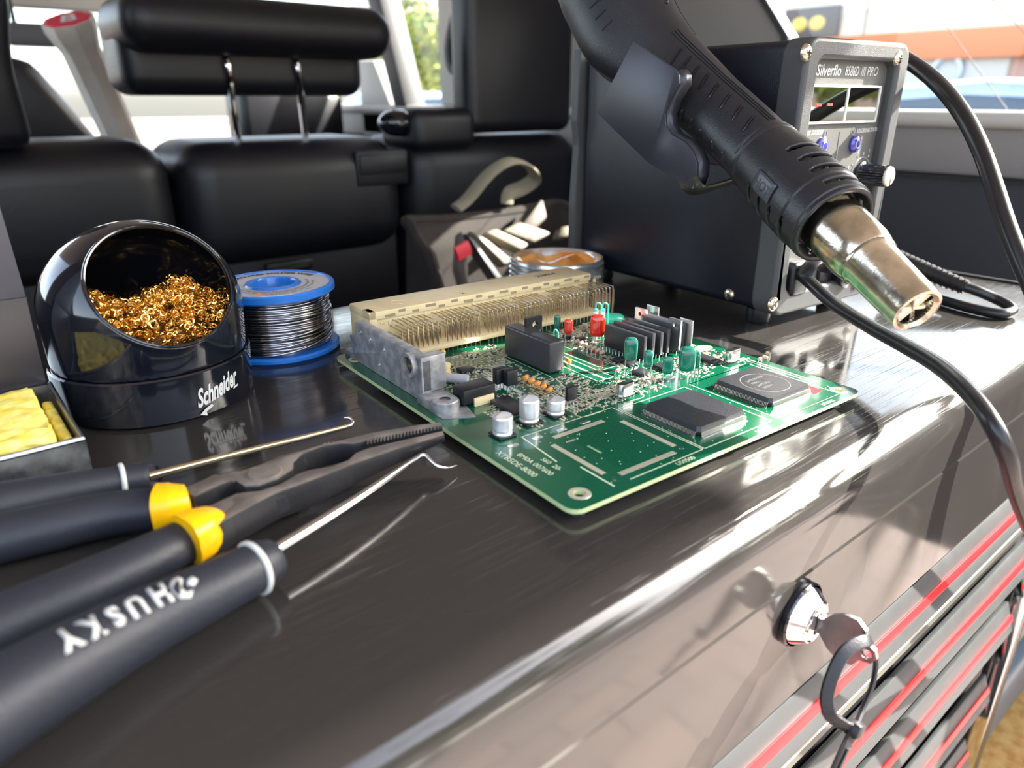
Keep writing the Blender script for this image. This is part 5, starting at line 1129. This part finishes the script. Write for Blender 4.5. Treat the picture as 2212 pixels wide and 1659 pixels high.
# wool: curled ribbon, one uncountable mass
wl = MB(); rw = random.Random(5); cl = V((0, 0, cz_)); nW = 0
def inwool(p_):
    d_ = p_ - cl
    if d_.length > RD - .0035: return False
    if d_.dot(on_) > RD * math.cos(TH0) - .001 + .003 * noise.noise(p_ * 120): return False
    top = .0470 + .0035 * math.sin(d_.dot(sr_) * 170 - .6) + .22 * d_.dot(V((-BC.x, -BC.y, 0)).normalized()) + .004 * noise.noise(V((p_.x * 90, p_.y * 90, 4)))
    return p_.z < top and (d_.dot(on_) > RD * .12 or p_.z > .030)
tries = 0
while nW < 2400 and tries < 90000:
    tries += 1
    p_ = cl + V((rw.uniform(-1, 1), rw.uniform(-1, 1), rw.uniform(-1, 1))) * RD
    if not inwool(p_): continue
    nW += 1; a = V((rw.gauss(0, 1), rw.gauss(0, 1), rw.gauss(0, 1))).normalized(); x, y = frame(a); r = rw.uniform(.0006, .0015); tl_ = rw.uniform(.0015, .004); ph = rw.uniform(0, 6); tn = rw.uniform(1.5, 3); K = int(tn * 9)
    pts_ = [p_ + a * (tl_ * (t / K - .5)) + (x * math.cos(ph + 2 * PI * tn * t / K) + y * math.sin(ph + 2 * PI * tn * t / K)) * r for t in range(K + 1)]
    wl.tube(pts_, .00007, 4, ry=.00026, cap=False, upv=a.cross(pts_[1] - pts_[0]))
wl.build('brass_wool', M_BRASS, hold, ang=40, kind='stuff')
MB().sphere(cl - V((0, 0, .010)) + on_ * .001, .025, 24, 12, (1.15, 1.15, .4)).build('wool_core', mat('wool_core', (.12, .06, .015), .6, .6, bump=.6), hold)

# ================================================================== SOLDER SPOOL
f1 = P(612, 811, 0); h1_ = V((f1.x, f1.y, 0)).normalized(); RS = .0272; PC = (f1 + h1_ * RS) * 1.045 + V((.0005, 0, 0)); PC.z = 0
spl = thing('solder_spool', 'blue plastic spool wound with silver solder wire', 'spool', PC)
HS = .0322; spl.scale = (1.095, 1.095, 1.05)
MB().lathe([(.0115, 0), (.0262, 0), (RS, .0009), (RS, .0022), (.0262, .0031), (.021, .0031)], 72).build('lower_flange', M_BLUE, spl)
MB().lathe([(.0195, HS - .005), (.0255, HS - .0046), (RS, HS - .0034), (RS, HS - .0008), (.0266, HS), (.0252, HS - .0001), (.0250, HS - .0008), (.0125, HS - .0008), (.0118, HS + .0002), (.0103, HS + .0002), (.0098, HS - .001), (.0098, .0)], 72).build('upper_flange', M_BLUE, spl, ang=30)
lbl = MB().lathe([(.0126, HS - .00070), (.0249, HS - .00070)], 72).build('label', M_LABEL, spl)
mk = MB(); ca0 = math.atan2(-PC.y, -PC.x)
def arctext(s, r, a_mid, size, out=True, **k):
    vs, fs = text_verts(s, size, extr=0, **k); w_ = max(v.x for v in vs)
    def f(v):
        if out: a = a_mid - (v.x - w_ / 2) / r; rr_ = r + v.y
        else: a = a_mid + (v.x - w_ / 2) / r; rr_ = r - v.y
        return V((rr_ * math.cos(a), rr_ * math.sin(a), HS - .00064))
    mk.add([f(v) for v in vs], fs)
arctext('LEAD FREE SOLDER WIRE', .0205, ca0 + PI, .0036, bold=.00015)
for i, s_ in enumerate(('WARNING: CONTAINS ROSIN FLUX  AVOID BREATHING FUMES', 'USE WITH ADEQUATE VENTILATION  WASH HANDS AFTER USE', 'Sn 99.3 Cu 0.7   0.8 mm   100 g')): arctext(s_, .0160 + .0024 * i + .0, ca0 + .35, .0017, False)
mk.build('label_print', mat('black_print', (.02, .02, .025), .5), lbl)
ta = ca0 - .35; tcx, tcy = .0178 * math.cos(ta), .0178 * math.sin(ta)
MB().prism([(0, .0016), (-.0018, -.0013), (.0018, -.0013)], (tcx, tcy, HS - .00068), (RT.x, RT.y, 0), (FH.x, FH.y, 0), (0, 0, 1), 0, .00006).build('warning_triangle', M_YELLOW, lbl)
wr2 = MB(); rs_ = random.Random(3)
for lay, rr_ in ((0, .0225), (1, .0236)):
    nturn = 21 if lay == 0 else 17
    pts_ = []
    for i in range(nturn * 28):
        t = i / 28; z = .0042 + (HS - .0105) * ((t / nturn) if lay == 0 else 1 - t / nturn); pts_.append(V(((rr_ + .0004 * math.sin(t * 2.1)) * math.cos(2 * PI * t), (rr_ + .0004 * math.sin(t * 2.1)) * math.sin(2 * PI * t), z + .0003 * math.sin(t * 5.3))))
    wr2.tube(pts_, .00062, 7)
for tilt in ((.12, .010), (.09, .0135), (-.06, .02), (.15, .0075)):
    pts_ = [V((.0246 * math.cos(a), .0246 * math.sin(a), tilt[1] + tilt[0] * .0246 * math.sin(a + 1.0))) for a in [2 * PI * k / 48 for k in range(48)]]; wr2.tube(pts_, .00062, 7, closed=True)
wr2.build('solder_wire', M_SOLDER, spl, ang=60)
MB().cyl((0, 0, .003), (0, 0, HS - .004), .0218, n=48).build('wire_core', M_SOLDER, spl)

# ================================================================== FLUX TIN
TZ = .0212; tcn = V((.3250, .3475, 0)); TR_ = .0312
tin = thing('flux_tin', 'open threaded metal tin of amber flux behind the cream connector', 'tin', tcn)
pr_ = [(0, .0), (TR_ - .001, 0), (TR_, .001)]
for k in range(5): z = .003 + k * .0034; pr_ += [(TR_ - .0006, z), (TR_ + .0006, z + .0009), (TR_ + .0006, z + .0017), (TR_ - .0006, z + .0026)]
pr_ += [(TR_ - .0008, TZ - .001), (TR_ - .0003, TZ - .0003), (TR_ - .0008, TZ), (TR_ - .0016, TZ - .0004), (TR_ - .0016, .003), (0, .003)]
MB().lathe(pr_, 96).build('body', M_TINCAN, tin, ang=30)
def paste(u, v):
    a = 2 * PI * u; r = (TR_ - .0018) * v; x, y = r * math.cos(a), r * math.sin(a); h = .0135 + .0045 * noise.noise(V((x * 60, y * 60, 2))) + .0025 * (x / TR_) + (.003 if v > .93 else 0)
    return V((x, y, min(h, TZ - .002)))
MB().grid(paste, 64, 22).build('flux_paste', M_FLUX, tin, ang=70)

# ================================================================== SPONGE TRAY AND SPONGES
TX, TY0, TY1, THt = .0255, .2430, .3045, .0185
try_ = thing('sponge_tray', 'scuffed steel sponge tray with an upright grey plate, left edge', 'tray', (-.02, .27, 0))
w_ = .0012; t_ = MB()
ol = [(-.08, TY0), (TX, TY0), (TX, TY1), (-.08, TY1)]; il = [(-.08 + w_, TY0 + w_), (TX - w_, TY0 + w_), (TX - w_, TY1 - w_), (-.08 + w_, TY1 - w_)]
ring_plate(ol, il, lambda u, v, t: V((u, v, t)), 0.001, THt, t_); t_.bx((-.08, TY0, 0), (TX, TY1, .0015), 0)
t_.build('tray', M_TRAY, try_, True)
MB().tube([(-.08, TY0 + .0006, THt), (TX - .0006, TY0 + .0006, THt), (TX - .0006, TY1, THt)], .0010, 8).build('rolled_edge', M_STEEL, try_, True)
YP = TY1 + .001
pq = lambda x, y: (onY(x, y, YP).x, onY(x, y, YP).z)
z2 = onY(60, 640, YP).z; a1 = pq(93, 795); a2 = pq(57, 642); a3 = pq(0, 445); a4 = pq(-60, 240)
MB().prism([(-.075, 0.0), (a1[0], 0.0), a1, a2, (-.075, z2)], (0, YP, 0), (1, 0, 0), (0, 0, 1), (0, 1, 0), 0, .0016, .0003).build('lower_plate', mat('lower_plate_metal', (.06, .057, .065), .3, .5), try_, True)
MB().prism([(-.075, z2), a2, a3, a4, (-.075, a4[1])], (0, YP + .0005, 0), (1, 0, 0), (0, 0, 1), (0, 1, 0), 0, .0018, .0003).build('upper_plate', M_PLATE, try_, True)
def spongemesh(x0, y0, x1, y1, z0, z1, seed, amp=.0014):
    b = bmesh.new(); bmesh.ops.create_cube(b, size=1)
    for v in b.verts: v.co = V(((x0 + x1) / 2 + v.co.x * (x1 - x0), (y0 + y1) / 2 + v.co.y * (y1 - y0), (z0 + z1) / 2 + v.co.z * (z1 - z0)))
    bmesh.ops.bevel(b, geom=b.edges[:], offset=.0012, segments=2, profile=.5, affect='EDGES')
    bmesh.ops.subdivide_edges(b, edges=[e for e in b.edges if e.calc_length() > .003], cuts=30, use_grid_fill=True)
    for v in b.verts:
        n_ = noise.noise(v.co * 260 + V((seed, 0, 0))); n2 = noise.noise(v.co * 620 + V((seed, 3, 0))); d_ = -max(0, n_ - .05) * amp * 2.2 - max(0, n2) * amp * .8
        v.co += v.normal * d_
    return MB().bm(b)
s1_ = spongemesh(-.06, TY0 + .004, P(128, 928, .022).x - .001, TY1 - .006, .0016, .0215, 1).build('sponge', M_SPONGE, None, ang=80); tag(s1_, 'large yellow sponge standing proud of the steel tray', 'sponge')
s2_ = spongemesh(P(128, 928, .022).x + .0002, TY0 + .0055, TX - .0022, TY1 - .012, .0016, .0165, 5, .0008).build('sponge', M_SPONGE, None, ang=80); tag(s2_, 'thin yellow sponge strip wedged along tray side', 'sponge')

# ================================================================== PLIERS
pl_ = thing('pliers', 'dark long nose pliers with black grips and yellow collars', 'pliers', P(560, 1045, 0))
ZP = .0125
def jaw(px, z0, z1, name, mt=M_PLIER):
    pts_ = [P(x, y, ZP) for x, y in px]; return MB().prism([(p_.x, p_.y) for p_ in pts_], (0, 0, 0), (1, 0, 0), (0, 1, 0), (0, 0, 1), z0, z1, .0006).build(name, mt, pl_, True, ang=30)
far = [(395, 1062), (440, 1040), (480, 1022), (520, 1016), (560, 1003), (600, 985), (700, 958), (800, 934), (900, 917), (950, 911), (957, 918), (870, 934), (800, 948), (782, 953), (762, 958), (735, 957), (700, 962), (656, 977), (634, 999), (634, 1012), (600, 1034), (560, 1048), (528, 1050), (505, 1036), (470, 1048), (420, 1072)]
near = [(440, 1128), (475, 1092), (520, 1060), (560, 1056), (604, 1042), (642, 1020), (665, 1012), (715, 1004), (752, 990), (766, 976), (790, 966), (870, 947), (957, 927), (960, 936), (860, 966), (760, 1000), (690, 1028), (640, 1046), (600, 1060), (560, 1080), (500, 1112), (460, 1138)]
jf = jaw(far, .0035, ZP, 'jaw'); jn = jaw(near, .0030, ZP - .0004, 'jaw')
q_a, q_b = P(640, 1015, ZP), P(957, 925, ZP); q_d = q_b - q_a
for jo in (jf, jn):          # ground tops; oxide sides, with the gap's shade put into their dark colour
    jo.data.materials.append(mat('shaded_oxide', (.022, .022, .025), .42, .3, bump=.2, bscale=500) if 'shaded_oxide' not in MATS else MATS['shaded_oxide'])
    for f_ in jo.data.polygons:
        if f_.normal.z < .6: f_.material_index = 1
for jo in (jf, jn):          # the jaws thin towards their tips
    for v in jo.data.vertices:
        t = min(1, max(0, (v.co - q_a).dot(q_d) / q_d.length_squared))
        if v.co.z < ZP - .003: v.co.z += (ZP - .0028 - v.co.z) * t ** 1.3
th_ = MB()
for k in range(22):
    q = P(795 + k * 7.2, 953 - k * 1.55, ZP - .0007); th_.box(q + V((0, -.0004, 0)), (.0004, .0022, .0012), 0, 1, Matrix.Rotation(-.9, 3, 'Z'))
for k in range(9): q = P(700 + k * 9, 968 - k * 1.4, ZP - .002); th_.box(q, (.0004, .0020, .003), 0, 1, Matrix.Rotation(-.9, 3, 'Z'))
th_.build('jaw_teeth', M_PLIER, pl_, True)
pv = P(572, 1022, ZP); MB().lathe([(.0052, -.0004), (.0052, .0003), (.0048, .0006), (0, .0006)], 32, pv).build('pivot', M_PLIER, pl_, True)
sp = P(610, 1065, ZP - .003); MB().box(sp + V((0, -.001, -.002)), (.0075, .004, .006), .0005, 1, Matrix.Rotation(.1, 3, 'Z')).build('lap_joint', M_BLKMAT, pl_, True)
def tubez(pts_, r, ry=None, n=24, sup=2.0, name='grip', m_=M_RUBBER, par=None, k=6, world=True, **kw):
    q = smooth_path([P(x, y, z) for x, y, z in pts_], k); N = len(q); rr_ = [interp(i / (N - 1), r) for i in range(N)]; ry_ = [interp(i / (N - 1), ry) for i in range(N)] if ry else None
    return MB().tube(q, rr_, n, ry=ry_, sup=sup, upv=(0, 0, 1)).build(name, m_, par, world, ang=60), q, rr_
tubez([(372, 1096, 0.0069), (250, 1108, 0.0072), (100, 1140, 0.0074), (-80, 1180, 0.0074), (-320, 1230, 0.0074)], [.0058, .0064, .0068, .0068, .0062], [.0060, .0066, .0072, .0074, .0070], name='grip', par=pl_)
tubez([(428, 1152, 0.0069), (330, 1205, 0.0074), (180, 1275, 0.0076), (0, 1352, 0.0076), (-160, 1425, 0.0076)], [.0056, .0064, .0070, .0072, .0070], [.0060, .0068, .0074, .0076, .0072], name='grip', par=pl_)
tubez([(340, 1099, .0086), (372, 1095, .0086), (408, 1086, .0086)], [.0068, .0066, .0050], [.0068, .0066, .0050], sup=2.8, name='collar', m_=M_YELLOW, par=pl_)
tubez([(402, 1166, .0088), (432, 1150, .0088), (464, 1130, .0086)], [.0068, .0066, .0050], [.0068, .0066, .0050], sup=2.8, name='collar', m_=M_YELLOW, par=pl_)
tubez([(405, 1088, .0086), (450, 1068, .0082), (480, 1050, .0080)], [.0042, .0040, .0036], [.0042, .0040, .004], sup=3.5, name='tang', m_=M_PLIER, par=pl_)
tubez([(455, 1133, .0086), (500, 1110, .0080), (530, 1092, .0078)], [.0042, .0042, .0036], [.0042, .0040, .004], sup=3.5, name='tang', m_=M_PLIER, par=pl_)

# ================================================================== PICKS
pk = thing('hook_pick', 'steel pick with bent tip and lettered charcoal handle in front of pliers', 'pick', P(580, 1200, 0))
hA, qa_, rA = tubez([(592, 1204, .0070), (560, 1222, .0072), (470, 1268, .0078), (300, 1352, .0086), (120, 1452, .0096), (-60, 1560, .0100), (-260, 1690, .0100)], [.0050, .0064, .0070, .0080, .0090, .0096, .0096], name='handle', par=pk, n=36)
tubez([(574, 1200, .0078), (700, 1122, .0084), (800, 1058, .0084), (905, 985, .0078)], [.0017, .0016, .0013, .0008], name='shaft', m_=M_CHROME, par=pk, n=16)
tubez([(903, 986, .0078), (918, 983, .0074), (932, 996, .0062), (948, 1008, .0046), (968, 1010, .0032), (987, 1005, .0024)], [.0008, .0008, .0007, .0006, .0004, .0001], name='bent_tip', m_=M_CHROME, par=pk, n=10)
def ringat(q, rr_, i, par, tube=.0007):
    d_ = (q[i + 1] - q[i]).normalized(); x, y = frame(d_); MB().tube([q[i] + (x * math.cos(a) + y * math.sin(a)) * (rr_[i] + .0001) for a in [2 * PI * k / 40 for k in range(40)]], tube, 8, closed=True, ry=tube).build('white_ring', M_WHITE, par, True)
ringat(qa_, rA, 7, pk, .0008)
# raised white lettering wrapped on the handle, reading upside down
Ls = [0]
for i in range(1, len(qa_)): Ls.append(Ls[-1] + (qa_[i] - qa_[i - 1]).length)
def onhandle(s_, t_, off=.0002):
    i = max(j for j in range(len(Ls) - 1) if Ls[j] <= s_); f_ = (s_ - Ls[i]) / (Ls[i + 1] - Ls[i]); p_ = qa_[i].lerp(qa_[i + 1], f_); r = rA[i] + (rA[i + 1] - rA[i]) * f_ + off
    d_ = (qa_[i + 1] - qa_[i]).normalized(); n_ = ((C0 - p_).normalized() * .55 + V((0, 0, 1)) * .75); n_ = (n_ - d_ * n_.dot(d_)).normalized(); s2 = d_.cross(n_)
    if s2.dot(UP) > 0: s2 = -s2
    a = t_ / r; return p_ + (n_ * math.cos(a) + s2 * math.sin(a)) * r
vs, fs = text_verts('H U S K Y', .0078, extr=0, bold=.00028); w_ = max(v.x for v in vs)
sH = min(range(len(qa_)), key=lambda i: abs(CX + F * (qa_[i] - C0).dot(RT) / (qa_[i] - C0).dot(FW) - 352)); sY = min(range(len(qa_)), key=lambda i: abs(CX + F * (qa_[i] - C0).dot(RT) / (qa_[i] - C0).dot(FW) - 132))
sc2 = (Ls[sY] - Ls[sH]) / w_
hk_ = MB().add([onhandle(Ls[sH] + v.x * sc2, -.0026 + v.y * 1.0) for v in vs], fs)
for blob in ([(-.0020, .0002), (-.0008, .0016), (-.0004, .0036), (-.0012, .0058), (-.0034, .0066), (-.0046, .0052), (-.0030, .0050), (-.0024, .0036), (-.0040, .0016), (-.0036, .0000)], [(-.0046, .0022), (-.0040, .0034), (-.0052, .0044), (-.0066, .0034), (-.0060, .0018)]):
    hk_.add([onhandle(max(0, Ls[sH] + x * 1.0), y - .0028) for x, y in blob], [tuple(range(len(blob)))])
hk_.build('lettering', M_WHITE, pk, True).modifiers.new('s', 'SOLIDIFY').thickness = .0003
pk2 = thing('hook_pick', 'pick with upturned hooked end and plain handle behind pliers', 'pick', P(330, 1030, 0))
hB, qb_, rB = tubez([(330, 1029, .0050), (316, 1031, .0050), (230, 1045, 0.0062), (100, 1072, 0.0074), (-60, 1108, 0.0086), (-240, 1150, 0.0091)], [.0034, .0046, .0052, .0064, .0075, .0080], name='handle', par=pk2, n=32)
tubez([(322, 1029, .0058), (500, 983, .0045), (650, 946, .0032), (748, 921, .0026)], [.0015, .0013, .0011, .0008], name='shaft', m_=mat('yellow_lit_chrome', (.8, .72, .5), .1, 1.0), par=pk2, n=16)  # chrome shaft, its yellow reflected light put into the colour
tubez([(746, 921, .0026), (757, 918, .0028), (762, 910, .0036), (755, 903, .0046), (742, 902, .0052)], [.0008, .0008, .0007, .0006, .0002], name='hooked_end', m_=M_CHROME, par=pk2, n=10)
ringat(qb_, rB, 10, pk2, .0008)

# repeats carry a shared group
for base, grp in (('rear_seat', 'sections of the rear bench'), ('front_seat', 'front seats'), ('packet', 'packets in the canvas bag'), ('street_tree', 'street trees outside the car'), ('hook_pick', 'picks laid beside the pliers'), ('sponge', 'sponges in the steel tray')):
    for o in list(bpy.data.objects):
        if o.parent is None and o.name.split('.')[0] == base: o['group'] = grp
